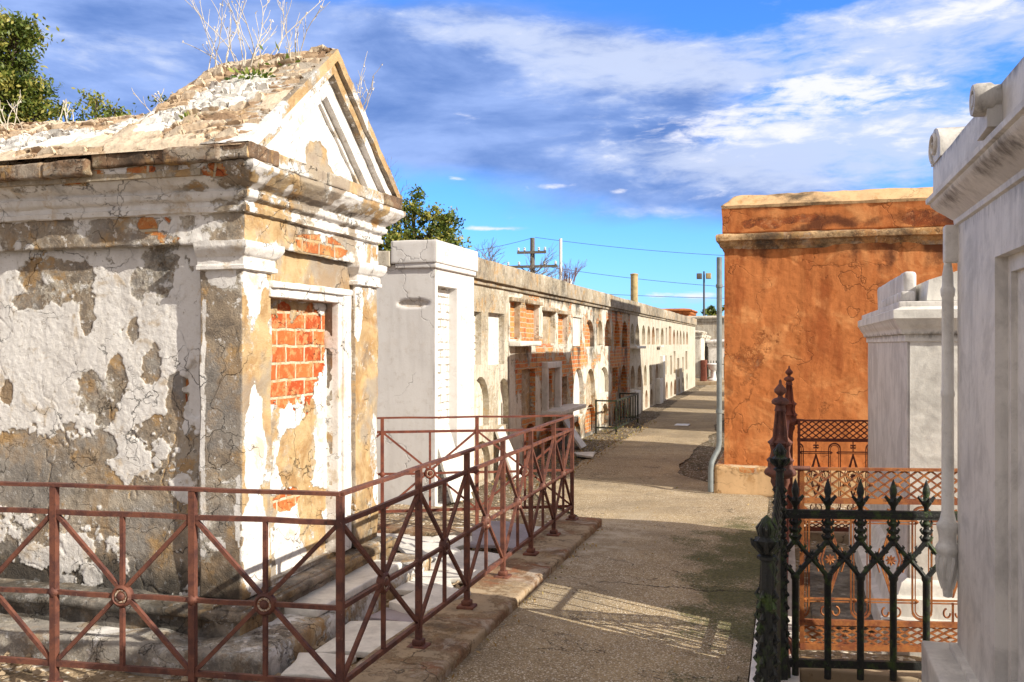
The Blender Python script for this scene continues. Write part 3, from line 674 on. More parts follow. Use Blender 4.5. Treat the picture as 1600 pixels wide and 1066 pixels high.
# weeds on the roof
def weed(name, base, n, h, label, lean=(0, 0), seed=1, spread=.1, leafy=0, r=.0036, group=None):
    rd = random.Random(seed); w = thing(name, label, 'weed', base, group=group); m = MB(); lf = MB(); lv = []
    for i in range(n):
        p = Vector(base)+Vector((rd.uniform(-spread, spread), rd.uniform(-spread, spread)*.6, -.02)); d = Vector((rd.uniform(-.5, .5)+lean[0], rd.uniform(-.5, .5)+lean[1], 1)).normalized()
        pts = [p.copy()]; L = h*rd.uniform(.4, 1); k = 7
        for j in range(k):
            d = (d+Vector((rd.uniform(-.22, .22), rd.uniform(-.22, .22), rd.uniform(-.08, .1)))).normalized(); p = p+d*L/k; pts.append(p.copy())
            if j > 1 and rd.random() < .6:
                e = (d+Vector((rd.uniform(-.9, .9), rd.uniform(-.9, .9), rd.uniform(0, .5)))).normalized(); q = p.copy(); qq = [q.copy()]
                for _ in range(3): e = (e+Vector((rd.uniform(-.2, .2), rd.uniform(-.2, .2), .15))).normalized(); q = q+e*L*.09; qq.append(q.copy())
                m.tube(qq, r*.6, 4, r*.35); lv.append(q.copy())
        m.tube(pts, r, 5, r*.45); lv.append(p.copy())
        vs, fs = [], []
    for q in lv:
        if rd.random() < .45:
            for _ in range(3):
                a = Vector((rd.gauss(0, 1), rd.gauss(0, 1), rd.gauss(0, 1))).normalized()*.012; b = a.orthogonal().normalized()*.005; i = len(vs)
                vs += [q, q+a*.5+b, q+a, q+a*.5-b]; fs.append([i, i+1, i+2, i+3])
    if vs:
        m.add([tuple(v) for v in vs], fs)
    m.build('stem', M['stem'], w, 60)
    if leafy: leaves(w, base, leafy, spread*1.3, .03, seed)
    return w
def leaves(parent, c, n, rad, size, seed, mat='leafg', name='leaf_tuft'):
    rs = np.random.RandomState(seed); P = np.array(c)+rs.normal(0, 1, (n, 3))*np.array([rad, rad*.7, rad*.45]); P[:, 2] = np.maximum(P[:, 2], c[2]-.01)
    return leafmesh(name, P, size, M[mat], parent, seed)
def leafmesh(name, P, size, mat, parent, seed, shade=None):
    rs = np.random.RandomState(seed); n = len(P); a = rs.normal(0, 1, (n, 3)); a /= np.linalg.norm(a, axis=1, keepdims=True); b = np.cross(a, rs.normal(0, 1, (n, 3))); b /= np.linalg.norm(b, axis=1, keepdims=True)
    s = size*rs.uniform(.6, 1.3, (n, 1)); V = np.stack([P-a*s, P+b*s*.45, P+a*s, P-b*s*.45], 1).reshape(-1, 3)
    m = MB(); m.add(V, (np.arange(n)[:, None]*4+np.arange(4)[None]))
    c = rs.uniform(0, 1, n) if shade is None else shade; c = np.repeat(c, 4)
    return m.build(name, mat, parent, None, ctl=np.stack([c, c, c], 1))
def rz(x, y): return 2.63+(ZA-.03-2.63)*(1-abs(y-YM)/HW)
weed('dead_weed', (-3.15, 4.86, rz(0, 4.86)), 20, .66, 'tall thicket of dry pale weeds standing on the gable ridge toward its back end', (-.05, 0), 3, .17, 0)
weed('dead_weed', (-2.78, 4.82, rz(0, 4.82)), 6, .42, 'dry branching weed leaning right beside the gable peak', (.3, .1), 8, .06, 26)
weed('dead_weed', (-3.5, 4.72, 2.98), 5, .30, 'short dry weeds arching left behind the raised gable roof', (-.8, 0), 11, .08, 0)
weed('dead_weed', (-2.58, 5.30, rz(0, 5.30)), 4, .40, 'lone bleached weed sprouting from the far slope of the gable', (.5, .2), 19, .02, 0)
weed('dead_weed', (-4.55, 4.5, 2.95), 6, .25, 'straw coloured weeds on the low roof in front of the big tree', (-.2, 0), 23, .12, 0)
weed('dead_weed', (-4.15, 4.6, 3.0), 4, .16, 'small straw tuft on the middle of the low roof', (-.2, 0), 29, .08, 0)
def tuft(base, n, rad, label, seed, size=.022, mat='leafg'):
    w = thing('green_plant', label, 'plant', base); leaves(w, base, n, rad, size, seed, mat, 'leaves'); return w
tuft((-2.92, 4.66, rz(0, 4.66)+.02), 160, .06, 'green and yellow leafy clump growing on the gable roof', 31, .022)
tuft((-3.02, 4.22, rz(0, 4.22)+.02), 60, .035, 'small green fern rooted near the roof edge of the old tomb', 32, .016, 'leafg')
yq, zq = on_x(507, 683, -2.77); tuft((-2.76, yq, zq), 40, .018, 'tiny green sprig growing out of the sealed doorway', 33, .012)
# ================================================================ BURIAL VAULT WALL
XV = -3.45
VW = thing('burial_vault_wall', 'long two and three tier wall of burial niches beside the path, whitewashed at its near end', 'burial vaults', (-4.6, 22, 0))
def yv(px): return on_x(px, 500, XV)[0]
def zv(px, py): return on_x(px, py, XV)[1]
def nr(kind, px0, px1, yt, yb, infill, shape=None):
    """niche seen between px0..px1, top yt and bottom yb at its left jamb"""
    u0, u1 = yv(px0), yv(px1); return dict(k=kind, u0=u0, u1=u1, v0=max(.02, zv(px0, yb)), v1=zv(px0, yt), inf=infill)
INF = {  # material, ctl (paint, brick, grime)
 'white': ('whitewash', (1.1, 0, 0)), 'wbrick': ('whitebrick', (.72, 1, 0)), 'brick': ('peelfine', (.12, 1, .05)), 'obrick': ('peelfine', (.28, 1, 0)), 'tan': ('peelfine', (.40, .1, .35)),
 'pale': ('peelfine', (.75, .25, .05)), 'yellow': ('peelfine', (.40, .35, 0)), 'dark': ('peelfine', (-.1, .7, .5)), 'tablet': ('marblew', (0, 0, 0)), 'brown': ('peelfine', (0, .2, .25)), 'cream': ('cement', (.9, 0, 0))}
def section(y0, y1, ztop, mat, ctl, niches, X=XV, depth=.08, step=.05, label=None, zb=-.03):
    holes, loops = niches, []
    for h in holes: loops.append((arch if h['k'] == 'a' else rect)(h['u0'], h['u1'], h['v0'], h['v1']))
    m = MB(); holed(m, y0, y1, zb, ztop, loops, lambda u, v, w: (X-w, u, v), depth, step)
    s = m.build('wall_section', mat, VW, 30, ctl=ctl, label=label)
    for i, (h, lp) in enumerate(zip(holes, loops)):
        mt, c = INF[h['inf']]; m = MB(); d = h.get('d', depth-.003)
        c2 = [(min(p[0] for p in lp)+max(p[0] for p in lp))/2, (min(p[1] for p in lp)+max(p[1] for p in lp))/2]
        big = [(c2[0]+(p[0]-c2[0])*1.03, c2[1]+(p[1]-c2[1])*1.02) for p in lp]
        if h['inf'] in ('tablet',) : d = .03; big = [(c2[0]+(p[0]-c2[0])*.99, c2[1]+(p[1]-c2[1])*.99) for p in lp]
        m.prism(big, lambda u, v, w: (X-w, u, v), d, d+.06)
        off = random.uniform(-.12, .12)
        m.build({'white': 'plaster_infill', 'tan': 'plaster_infill', 'pale': 'plaster_infill', 'yellow': 'plaster_infill', 'cream': 'plaster_infill', 'brown': 'plaster_infill', 'tablet': 'marble_tablet'}.get(h['inf'], 'brick_infill'), M[mt], VW, ctl=(c[0]+off, c[1], c[2]))
    return s
# --- white end unit
def yx(px): return on_x(px, 500, -3.40)[0]
Y0, Y1 = 8.745, 9.97
m = MB(); holed(m, Y0, Y1, -.03, 2.46, [rect(yx(684), yx(714), .0, on_x(684, 446, -3.40)[1])], lambda u, v, w: (-3.40-w, u, v), .11, .05)
m.build('wall_section', M['whitewash'], VW, 30, ctl=wear(1.1, 0, .03, .5, .9, .3), label='whitewashed end section with a tall niche')
m = MB(); m.prism(rect(yx(683), yx(716), 0, 2.3), lambda u, v, w: (-3.40-w, u, v), .095, .2); m.build('brick_infill', M['whitebrick'], VW, ctl=(.66, 1, 0), label='tall whitewashed brick infill')
def endctl(V):
    c = wear(1.15, 0, .08, .6, .9, .35, 1.2, 7)(V); return c
xs = np.linspace(-6.1, -3.402, 160); zs = np.linspace(-.03, 2.46, 130); A, B = np.meshgrid(xs, zs, indexing='ij'); P = np.stack([A, 0*A+Y0, B], -1); q = P.reshape(-1, 3)
sp = blobs(np.zeros(len(q)), q[:, 0], q[:, 2], ell_y(Y0, [(645, 474, 24, 6, 1.)]), q, 4, .5, .2); q[:, 1] += sp*.03+(fbm(q, 1.5, 3, 3)-.5)*.02
m = MB(); m.grid(P); m.build('end_wall', M['whitewash'], VW, 60, ctl=endctl(q)-np.stack([sp*1.2, 0*sp, -sp*.2], 1))
m = MB(); m.rbox(-3.86, -3.355, 8.695, Y1+.02, 2.47, 2.70, .04, .012, .006, 4, 7); m.rbox(-3.82, -3.37, 8.71, Y1, 2.42, 2.475, .04, .01, .003, 4, 8)
m.build('coping_block', M['whitewash'], VW, 40, ctl=wear(.95, 0, .1, .5, .9, .5, 1.5, 9))
m = MB(); m.rbox(-6.15, -3.87, 8.69, 9.4, 2.44, 2.60, .05, .01, .006, 4, 10); m.build('coping', M['cement'], VW, 40, ctl=wear(.5, 0, .35, .7, .9, .7, 1.5, 12))
m = MB(); m.box(-6.1, XV-.19, Y0+.04, 37.0, -.03, 2.45); m.build('core', M['cement'], VW, ctl=(.6, 0, .3))
# --- grey section
N1 = [nr('r', 736, 752, 486, 571, 'wbrick'), nr('r', 763, 788, 488, 571, 'wbrick'), nr('a', 737, 764, 590, 672, 'pale'), nr('a', 778, 795, 592, 667, 'pale'), nr('a', 737, 766, 694, 775, 'tan'), nr('a', 779, 796, 690, 765, 'white')]
N1[1]['inf'] = 'white'
section(9.972, 11.50, 2.40, M['cement'], wear(.55, 0, .34, .6, .9, .7, 1.5, 13), N1, label='olive grey cement section')
# --- crumbling brick section A
N2 = [nr('r', 797, 812, 470, 530, 'obrick'), nr('r', 822, 842, 474, 532, 'obrick'), nr('r', 848, 867, 485, 537, 'yellow'), nr('r', 872, 886, 490, 538, 'obrick'), nr('r', 895, 909, 495, 541, 'tablet'),
      nr('a', 914, 928, 499, 542, 'obrick'), nr('a', 933, 942, 500, 540, 'tan'), nr('a', 945, 955, 498, 541, 'brick'),
      nr('r', 815, 836, 578, 655, 'brown'), nr('r', 849, 862, 585, 640, 'brick'), nr('r', 872, 886, 590, 638, 'brick'), nr('a', 896, 912, 575, 652, 'white'), nr('a', 915, 930, 577, 640, 'yellow'), nr('a', 936, 951, 574, 616, 'pale'),
      nr('a', 818, 838, 665, 712, 'dark'), nr('a', 843, 862, 662, 705, 'dark'), nr('a', 893, 907, 662, 692, 'brown'), nr('a', 914, 930, 634, 680, 'dark'), nr('a', 940, 950, 632, 665, 'brown')]
def bctl(V):
    y, z = V[:, 1], V[:, 2]; n = fbm(V, 2.0, 5, 201, .6); n2 = fbm(V, 3.5, 5, 202, .6)
    p = .50+(n-.5)*2.0-.35*np.exp(-((z-1.38)/.22)**2)-.2*np.exp(-((z-.25)/.25)**2); b = .54+(n2-.5)*2.6+.7*np.exp(-((z-1.33)/.12)**2)-.25*sm(2.1, 2.3, z)
    b = np.clip(b, 0, 1); g = np.clip(.22+(fbm(V*np.array([1, 1, .4]), 3, 4, 203)-.5)*2.0+.5*sm(.5, 0, z)+.45*sm(2.25, 2.35, z), 0, 1)
    first = sm(11.9, 11.7, y)*sm(1.75, 1.7, z); p = p*(1-first)+first*.95; b = b*(1-first); g = g*(1-first)+first*.05
    return np.stack([p, b, g], 1)
section(11.502, 18.90, 2.36, M['peelfine'], bctl, N2, depth=.08, label='crumbling section of bare brick and cream plaster')
def bctl2(V):
    c = bctl(V+np.array([0, 3.3, 0])); c[:, 0] -= .3; c[:, 1] += .15; c[:, 2] = np.clip(c[:, 2]+.22, 0, 1); return c
N3 = [nr('a', 960, 968, 500, 541, 'brick'), nr('a', 972, 980, 501, 542, 'dark'), nr('r', 957, 965, 575, 613, 'brick'), nr('a', 970, 979, 571, 615, 'brick'), nr('a', 959, 967, 634, 665, 'white'), nr('a', 971, 979, 631, 658, 'white')]
section(18.902, yv(984), 2.36, M['peelfine'], bctl2, N3, depth=.12, label='dark weathered brick section')
# --- smooth section
px_up = [(985, 991, 'white'), (993, 999, 'tan'), (1003, 1008, 'tan'), (1011.5, 1016, 'tan'), (1018.5, 1023, 'obrick'), (1032.5, 1037, 'tan'), (1051.5, 1055, 'brick'), (1057, 1060, 'tan'), (1062, 1065, 'tan'), (1067, 1070, 'tan'), (1072, 1075, 'obrick')]
N4 = [nr('a', a, b, 505+(a-985)*.145, 538.5, i) for a, b, i in px_up]
N4 += [nr('r', 1025, 1030, 513, 539, 'white'), nr('r', 1040, 1042.5, 512, 539, 'white'), nr('r', 1045, 1049, 510, 539, 'obrick')]
N4 += [nr('a', a, b, 572-(a-985)*.08, 609-(a-985)*.25, i) for a, b, i in [(985, 992, 'dark'), (996, 1002, 'brick'), (1006, 1010.5, 'yellow'), (1015, 1018.5, 'pale'), (1024, 1029, 'dark')]]
N4 += [nr('r', 1038, 1041.5, 556, 586, 'pale'), nr('r', 1047, 1050, 556, 586, 'tan'), nr('r', 1052.5, 1055.5, 549, 584, 'pale'), nr('r', 1058, 1061.5, 560, 590, 'yellow'), nr('r', 1066, 1068.5, 558, 582, 'pale'), nr('r', 1071, 1074, 549, 578, 'tan')]
N4 += [nr('a', a, b, yt, yt+30, i) for a, b, yt, i in [(996.5, 1002, 613, 'brick'), (1008, 1012, 610, 'brick'), (1016, 1020, 608, 'brick'), (1032, 1035, 600, 'dark'), (1040, 1043.5, 597, 'brick'), (1047.5, 1050.5, 596, 'brick'), (1053, 1056.5, 593, 'dark'), (1060, 1062.5, 592, 'brick'), (1066, 1069, 590, 'tan'), (1072, 1075, 583, 'white')]]
section(yv(984)+.002, 37.0, 2.36, M['cement'], lambda V: wear(.62, .0, .14, .5, .9, .5, 1.2, 15)(V)+np.stack([.15*sm(23, 25, V[:, 1]), 0*V[:, 0], -.1*sm(23, 25, V[:, 1])], 1), N4, depth=.11, step=.12, label='smooth cement section with regular arches')
m = MB(); m.prism([(-6.1, -.03), (XV, -.03), (XV, 2.36), (-6.1, 2.36)], lambda u, v, w: (u, 37.003+w, v), 0, .1); m.build('far_end_wall', M['cement'], VW, ctl=(.6, 0, .2))
# coping: long moulded blocks with joints
y = 10.0; k = 0; m = MB(); m2 = MB()
while y < 37.05:
    L = [1.52, 1.3, 1.7, 1.45][k % 4]; y1 = min(y+L, 37.1)
    m.rbox(-3.95, -3.375+random.uniform(-.008, .008), y+.003, y1-.003, 2.40, 2.645+random.uniform(-.006, .006), .09, .008, .006, 3, 220+k); y = y1; k += 1
m.build('coping', M['cement'], VW, 40, ctl=wear(.40, 0, .50, .8, .9, 1.0, 1.4, 16))
m2.rbox(-3.9, -3.415, 10.0, 37.05, 2.345, 2.402, .1, .01, .008, 3, 240); m2.rbox(-6.1, -3.94, 9.4, 37.05, 2.44, 2.56, .3, .01, .01, 2, 241)
m2.build('cornice_strip', M['cement'], VW, 40, ctl=wear(.35, 0, .5, .7, .9, .8, 1.4, 17))
# sills, frames, little projecting hoods
def vbox(name, y0, y1, z0, z1, out, mat, label=None, back=.02, ctl=(.8, 0, .1), amp=.004):
    m = MB(); m.rbox(XV-back, XV+out, y0, y1, z0, z1, .04, .006, amp, 8, int(y0*10)); return m.build(name, M[mat], VW, 40, ctl=ctl, label=label)
vbox('shelf', yv(795), yv(829), zv(800, 541), zv(800, 533), .16, 'marblew')
for a, b, t in ((797, 812, 470), (822, 842, 474), (848, 867, 485), (872, 886, 490)): vbox('lintel', yv(a)-.05, yv(b)+.05, zv(a, t)-.005, zv(a, t)+.05, .05, 'peelfine', None, .05, (.3, 0, .5), .008)
ya, yb = yv(847), yv(868); za, zb2 = zv(847, 642), zv(847, 576)
m = MB(); m.rbox(XV-.02, XV+.09, ya-.02, ya+.05, za, zb2, .04, .006, .003, 8, 1); m.rbox(XV-.02, XV+.09, yb-.04, yb+.05, za, zb2, .04, .006, .003, 8, 2); m.rbox(XV-.02, XV+.092, ya-.02, yb+.05, zb2, zb2+.09, .04, .006, .003, 8, 3)
m.build('niche_frame', M['marble'], VW, 40, ctl=(0, 0, .1))
vbox('shelf', yv(846), yv(888), za-.06, za, .30, 'marble')
vbox('shelf', yv(985), yv(1000), zv(985, 545), zv(985, 541), .15, 'marblew')
for a, b, z0, z1 in ((986, 994, 0, zv(986, 612)), (1024.5, 1030, 0, zv(1024, 592))): vbox('marble_tablet', yv(a), yv(b), z0, z1, .12, 'marblew')
vbox('shelf', yv(1026), yv(1031), zv(1026, 543), zv(1026, 540), .12, 'marble')
vbox('marble_tablet', yv(1031), yv(1034), zv(1031, 590), zv(1031, 556), .10, 'marblew')
# leaning marble board in the white niche and pieces leaning on the wall
def lean(name, pts, th, mat, label, cat='marble board', group=None):
    """thin slab from 4 corner points, thickness along its normal"""
    p = [Vector(x) for x in pts]; n = (p[1]-p[0]).cross(p[3]-p[0]).normalized()*th
    m = MB(); k = 10; rows = []
    A = [[p[0].lerp(p[1], i/k).lerp(p[3].lerp(p[2], i/k), j/k) for j in range(k+1)] for i in range(k+1)]
    P = np.array([[list(v) for v in r] for r in A]); e = (fbm(P.reshape(-1, 3), 9, 3, 3)-.5).reshape(k+1, k+1)
    for i in (0, k): P[i, :, 1] += e[i]*.05
    P2 = P+np.array(n); m.grid(P, flip=True); m.grid(P2)
    ring = [(i, 0) for i in range(k)]+[(k, j) for j in range(k)]+[(k-i, k) for i in range(k)]+[(0, k-j) for j in range(k)]
    R1 = [tuple(P[a]) for a in ring]; R2 = [tuple(P2[a]) for a in ring]; q = len(ring); m.add(R1+R2, [[i, (i+1) % q, (i+1) % q+q, i+q] for i in range(q)])
    o = m.build(name, M[mat], None, 30, ctl=(0, 0, .1)); return tag(o, label, cat, group)
ya, yb = yx(688), yx(713); lean('marble_board', [(-3.30, ya+.05, .02), (-3.24, yb, .0), (-3.53, yb-.06, .86), (-3.55, ya, .88)], .03, 'marblew', 'long cream marble board leaning in the tall niche of the white end vault')
lean('marble_board', [(-3.18, 10.78, .0), (-3.16, 11.15, .0), (-3.43, 11.1, .62), (-3.43, 10.85, .58)], .03, 'marblew', 'white pointed marble slab propped on the grey vault wall behind the railing')
lean('marble_board', [(-3.1, 14.25, .0), (-3.12, 14.7, .0), (-3.42, 14.68, .42), (-3.42, 14.3, .45)], .03, 'marblew', 'grey slab leaning under the framed niche by the end of the railing')
a, b, c_ = on_z(902, 712, .03)[:2], on_z(926, 712, .03)[:2], .03
lean('marble_piece', [(a[0], a[1], .02), (b[0]+.05, b[1]-.25, .02), (b[0]+.0, b[1]+.2, .04), (a[0]-.1, a[1]+.2, .03)], .025, 'marblew', 'broken white slab lying flat on the dirt beyond the railing end')

# ---------- small iron guard by the vault wall
Gd = thing('grave_guard', 'low dark iron grave guard standing against the distant brick vaults', 'railing', (-3.1, 17.9, 0))
m = MB(); ga, gb = on_z(953, 672, 0), on_z(983, 657, 0); x0 = -3.40; x1 = -3.02; y0, y1 = 17.0, 19.6
for p in ((x0, y0), (x1, y0), (x1, y1), (x0, y1)):
    mm = MB(); mm.bar((p[0], p[1], -.02), (p[0], p[1], .62), .03); mm.build('post', M['black'], Gd)
for z in (.10, .60):
    mm = MB()
    for p, q in (((x0, y0), (x1, y0)), ((x1, y0), (x1, y1)), ((x1, y1), (x0, y1))): mm.bar((*p, z), (*q, z), .028)
    mm.build('rail', M['black'], Gd)
for k in range(1, 8): mm = MB(); yy = y0+(y1-y0)*k/8; mm.bar((x1, yy, .1), (x1, yy, .6), .02); mm.build('baluster', M['black'], Gd)

# ================================================================ CROSS-BRACED RAILING round the old tomb
F1 = thing('iron_railing', 'low rusty railing of crossed bars with round rosettes enclosing the crumbling gabled tomb', 'railing', (-1.77, 3.48, .13))
ZT, Z2, ZM, ZL = 1.03, .912, .558, .245
def rosette(c, axis, r=.047, big=True, mat='rust', th=None):
    m = MB()
    prof = [(r, -.014), (r*1.04, -.006), (r*1.04, .006), (r, .014), (r*.80, .020), (r*.70, .012), (r*.62, .010), (r*.42, .011), (r*.36, .020), (r*.2, .024), (.001, .024)]
    prof = [(p[0], p[1]) for p in prof[:3]]+prof[3:]
    m.lathe([(.001, -.024), (r*.36, -.020), (r*.7, -.012), (r*.8, -.020)]+prof, (0, 0, 0), 20)
    v = m.v[0]; d = Vector(axis).normalized(); u = Vector((0, 0, 1)); s = d.cross(u)
    Mx = np.array([[s.x, u.x, d.x], [s.y, u.y, d.y], [s.z, u.z, d.z]]); m.v[0] = v @ Mx.T+np.array(c)
    o = m.build('rosette', M[mat], F1, 50)
    if big:
        m = MB(); m.lathe([(r*.64, .0), (r*.64, .0135), (r*.55, .016), (r*.44, .0135), (r*.40, .0)], (0, 0, 0), 20); m.v[0] = m.v[0] @ Mx.T+np.array(c)
        i = m.build('inlay_ring', M['boss'], F1, 50); i.parent = o; i.location = (0, 0, 0)
    return o
def smallros(c, axis, mat):
    m = MB(); d = Vector(axis).normalized()
    m.lathe([(.001, -.022), (.012, -.02), (.022, -.014), (.026, 0), (.022, .014), (.012, .02), (.001, .022)], (0, 0, 0), 12, ribs=4, rib=.12)
    u = Vector((0, 0, 1)); s = d.cross(u); Mx = np.array([[s.x, u.x, d.x], [s.y, u.y, d.y], [s.z, u.z, d.z]]); m.v[0] = m.v[0] @ Mx.T+np.array(c)
    m.build('knot', M[mat], F1, 50)
def railing(A, B, bays, mat, start_post=True, end_post=True, feet=True, ofs=0.):
    A, B = Vector(A), Vector(B); L = (B-A).length; d = (B-A)/L; nrm = Vector((d.y, -d.x)); nrm = -nrm if nrm.dot(-(A+B)/2) < 0 else nrm; t = [0]
    for b in bays: t.append(t[-1]+b)
    k = L/t[-1] if True else 1; t = [x*k for x in t]
    P = lambda s, z: (A.x+d.x*s, A.y+d.y*s, z)
    for z, w, h in ((ZT, .032, .015), (Z2, .02, .021), (ZM, .018, .019), (ZL, .02, .023)):
        m = MB(); n = 16; pts = [P(L*i/n, z+(.0014*sin(i*1.9+z*31)+.0012*sin(i*4.3+L*9) if z > .5 and 0 < i < n else 0)) for i in range(n+1)]
        for a, b in zip(pts, pts[1:]): m.bar(a, b, w, h)
        m.build('rail', M[mat], F1)
    for i, s in enumerate(t):
        if (i == 0 and not start_post) or (i == len(t)-1 and not end_post): continue
        m = MB(); m.bar(P(s, .10), P(s, ZT-.008), .029, .029, up=(d.x, d.y, 0)); 
        if feet: m.rbox(A.x+d.x*s-.05, A.x+d.x*s+.05, A.y+d.y*s-.05, A.y+d.y*s+.05, .12, .142, .03, .008); m.rbox(A.x+d.x*s-.028, A.x+d.x*s+.028, A.y+d.y*s-.028, A.y+d.y*s+.028, .14, .17, .03, .008)
        m.build('post', M[mat], F1)
        if 0 < i < len(t)-1: smallros(P(s, ZM), (nrm.x, nrm.y, 0), mat)
    for i in range(len(t)-1):
        a, b = t[i], t[i+1]; c = (a+b)/2
        m = MB(); m.bar(P(c, ZL), P(c, Z2), .018, .018, up=(d.x, d.y, 0)); m.build('upright', M[mat], F1)
        m = MB()
        for s0, z0, s1, z1 in ((a+.012, Z2-.01, b-.012, ZL+.01), (a+.012, ZL+.01, b-.012, Z2-.01)): m.bar(P(s0, z0), P(s1, z1), .017, .018, up=(nrm.x, nrm.y, 0))
        m.build('cross_brace', M[mat], F1)
        rosette(P(c, ZM), (nrm.x, nrm.y, 0), .047 if True else .04, True, mat)
    return t
railing((-1.77, 3.48), (-4.42, 3.221), [.66]*4, 'rust', True, True)
railing((-1.77, 3.48), (-1.785, 7.87), [.86, .74, .72, .70, .70, .67], 'rustpink' if False else 'rust', False, True)
railing((-1.785, 7.87), (-4.7, 6.47), [.83, .80, .80, .8], 'rustdark', False, True, feet=False)

# ================================================================ broken slabs and rubble inside the plot
def slab(x, y, w, l, ang, tilt, mat, label, th=.035, z=.07, seed=0):
    from mathutils import Euler
    m = MB(); m.rbox(-w/2, w/2, -l/2, l/2, 0, th, .04, .006, .004, 7, seed)
    V = m.v[0]; rs = np.random.RandomState(seed)
    # broken outline: shear corners
    V[:, 0] += (fbm(np.stack([V[:, 1], V[:, 1]*0, V[:, 1]*0+seed], 1), 6, 3, seed)-.5)*.06*np.sign(V[:, 0]); V[:, 1] += (fbm(np.stack([V[:, 0], V[:, 0]*0, V[:, 0]*0+seed], 1), 6, 3, seed+1)-.5)*.06
    E = np.array(Euler((tilt[0], tilt[1], ang)).to_matrix()); m.v[0] = V @ E.T+np.array([x, y, z])
    o = m.build('marble_fragment', M[mat], None, 40, ctl=(0, 0, .2)); tag(o, label, 'stone fragment', 'broken marble slabs littering the railed plot')
slab(-2.14, 4.5, .34, .5, .08, (.02, -.04), 'marblew', 'pale broken slab nearest the railing corner in the plot', seed=1)
slab(-2.05, 5.2, .30, .42, -.3, (.05, .03), 'marblew', 'thick white slab fragment by the third railing post', .07, .07, 2)
slab(-2.35, 5.65, .5, .5, .4, (.0, .05), 'marblew', 'wide white slab with a cracked edge below the tomb front corner', seed=3)
slab(-2.15, 6.25, .45, .55, -.2, (.03, .0), 'marble', 'grey marble slab lying between railing and step', seed=4)
slab(-2.12, 6.85, .40, .52, .15, (.16, .06), 'slate', 'large mauve slate propped up at an angle in the plot', .03, .16, 5)
slab(-2.55, 6.5, .42, .5, .7, (.04, .02), 'marblew', 'pale slab behind the mauve slate', seed=6)
slab(-2.75, 6.05, .35, .40, .1, (.02, .05), 'slate', 'small mauve slate fragment by the tomb step', seed=7)
slab(-2.5, 7.0, .38, .42, -.5, (.05, 0), 'marblew', 'white slab near the rear railing below the white vault', seed=8)
slab(-2.9, 6.75, .45, .4, .3, (0, .04), 'marble', 'grey slab against the rear railing', seed=9)
slab(-2.0, 7.45, .3, .35, .1, (.02, 0), 'marblew', 'small pale slab in the far corner of the railed plot', seed=10)
slab(-2.18, 4.05, .26, .3, .15, (.02, .01), 'marblew', 'narrow white chip beside the front corner of the step', .03, .07, 11)
slab(-2.1, 3.75, .25, .2, .2, (.05, .06), 'marble', 'small grey slab just inside the railing corner', .03, .07, 12)
slab(-2.55, 5.55, .30, .40, .1, (0, .02), 'marble', 'grey stained slab set flat against the step of the gabled tomb', .03, .06, 14)
slab(-2.08, 5.95, .28, .30, .05, (.01, .0), 'marblew', 'squarish pale slab lying flat beside the fourth railing bay', .03, .065, 15)
slab(-2.45, 7.35, .42, .30, .3, (.0, .02), 'marblew', 'pale slab parallel to the rear railing near its rosette', .03, .06, 16)
slab(-3.2, 7.0, .50, .32, .45, (.0, .0), 'marble', 'dirty slab behind the far corner of the gabled tomb', .03, .06, 17)
slab(-2.12, 4.95, .34, .22, -.1, (.0, .01), 'slate', 'thin mauve slab strip between two pale slabs', .025, .062, 18)
rs = np.random.RandomState(5); m = MB()
for i in range(900):
    x, y = rs.uniform(-2.45, -1.97), rs.uniform(3.5, 7.6)
    if i % 3 == 0: x, y = rs.uniform(-4.5, -2.3), rs.uniform(3.35, 3.85)
    if i % 9 == 0: x, y = rs.uniform(-3.4, -2.6), rs.uniform(9.0, 16)
    s = rs.uniform(.006, .028); z = .06 if y < 8 else .0
    a = np.array([[1, 0, 0], [0, 1, 0], [0, 0, .6], [-1, 0, 0], [0, -1, 0], [0, 0, -.6]])*s*rs.uniform(.6, 1.3, (6, 1)); th = rs.uniform(0, 3); Rm = np.array([[cos(th), -sin(th), 0], [sin(th), cos(th), 0], [0, 0, 1]])
    m.add(a @ Rm.T+np.array([x, y, z+s*.3]), [[0, 1, 2], [1, 3, 2], [3, 4, 2], [4, 0, 2], [1, 0, 5], [3, 1, 5], [4, 3, 5], [0, 4, 5]])
tag(m.build('rubble', M['kerb'], None, None, ctl=(.75, 0, .1)), 'loose rubble and plaster flakes scattered between slabs and railing', 'rubble', None, 'stuff')
rs = np.random.RandomState(6)
P = np.stack([rs.uniform(-3.4, -2.6, 700), rs.uniform(9.5, 20, 700), np.full(700, .012)], 1); o = leafmesh('dead_leaves', P, .022, M['straw'], None, 7); tag(o, 'dry leaves and litter scattered on the dirt along the vaults', 'leaf litter', None, 'stuff')
P = np.stack([rs.uniform(-1.5, -.2, 150), rs.uniform(3.9, 13, 150), np.full(150, .07)], 1); P[:, 2] = .012+(.075-.055*sm(-1.6, -.2, P[:, 0]))*sm(8.7, 7.7, P[:, 1]); P[:90, 0] = -1.53+np.abs(rs.normal(0, .05, 90)); P[:90, 1] = rs.uniform(3.9, 8, 90); P[:90, 2] = .085
o = leafmesh('fallen_leaves', P, .013, M['straw'], None, 17); tag(o, 'tiny dry leaves strewn on the path and along its kerb', 'leaf litter', None, 'stuff')
# paper on path
pp = on_z(1066, 664, .012); m = MB(); m.rbox(pp[0]-.14, pp[0]+.14, pp[1]-.2, pp[1]+.2, .005, .02, .05, .004); tag(m.build('paper_scrap', M['whitepole']), 'scrap of white paper lying on the path far down the alley', 'litter')
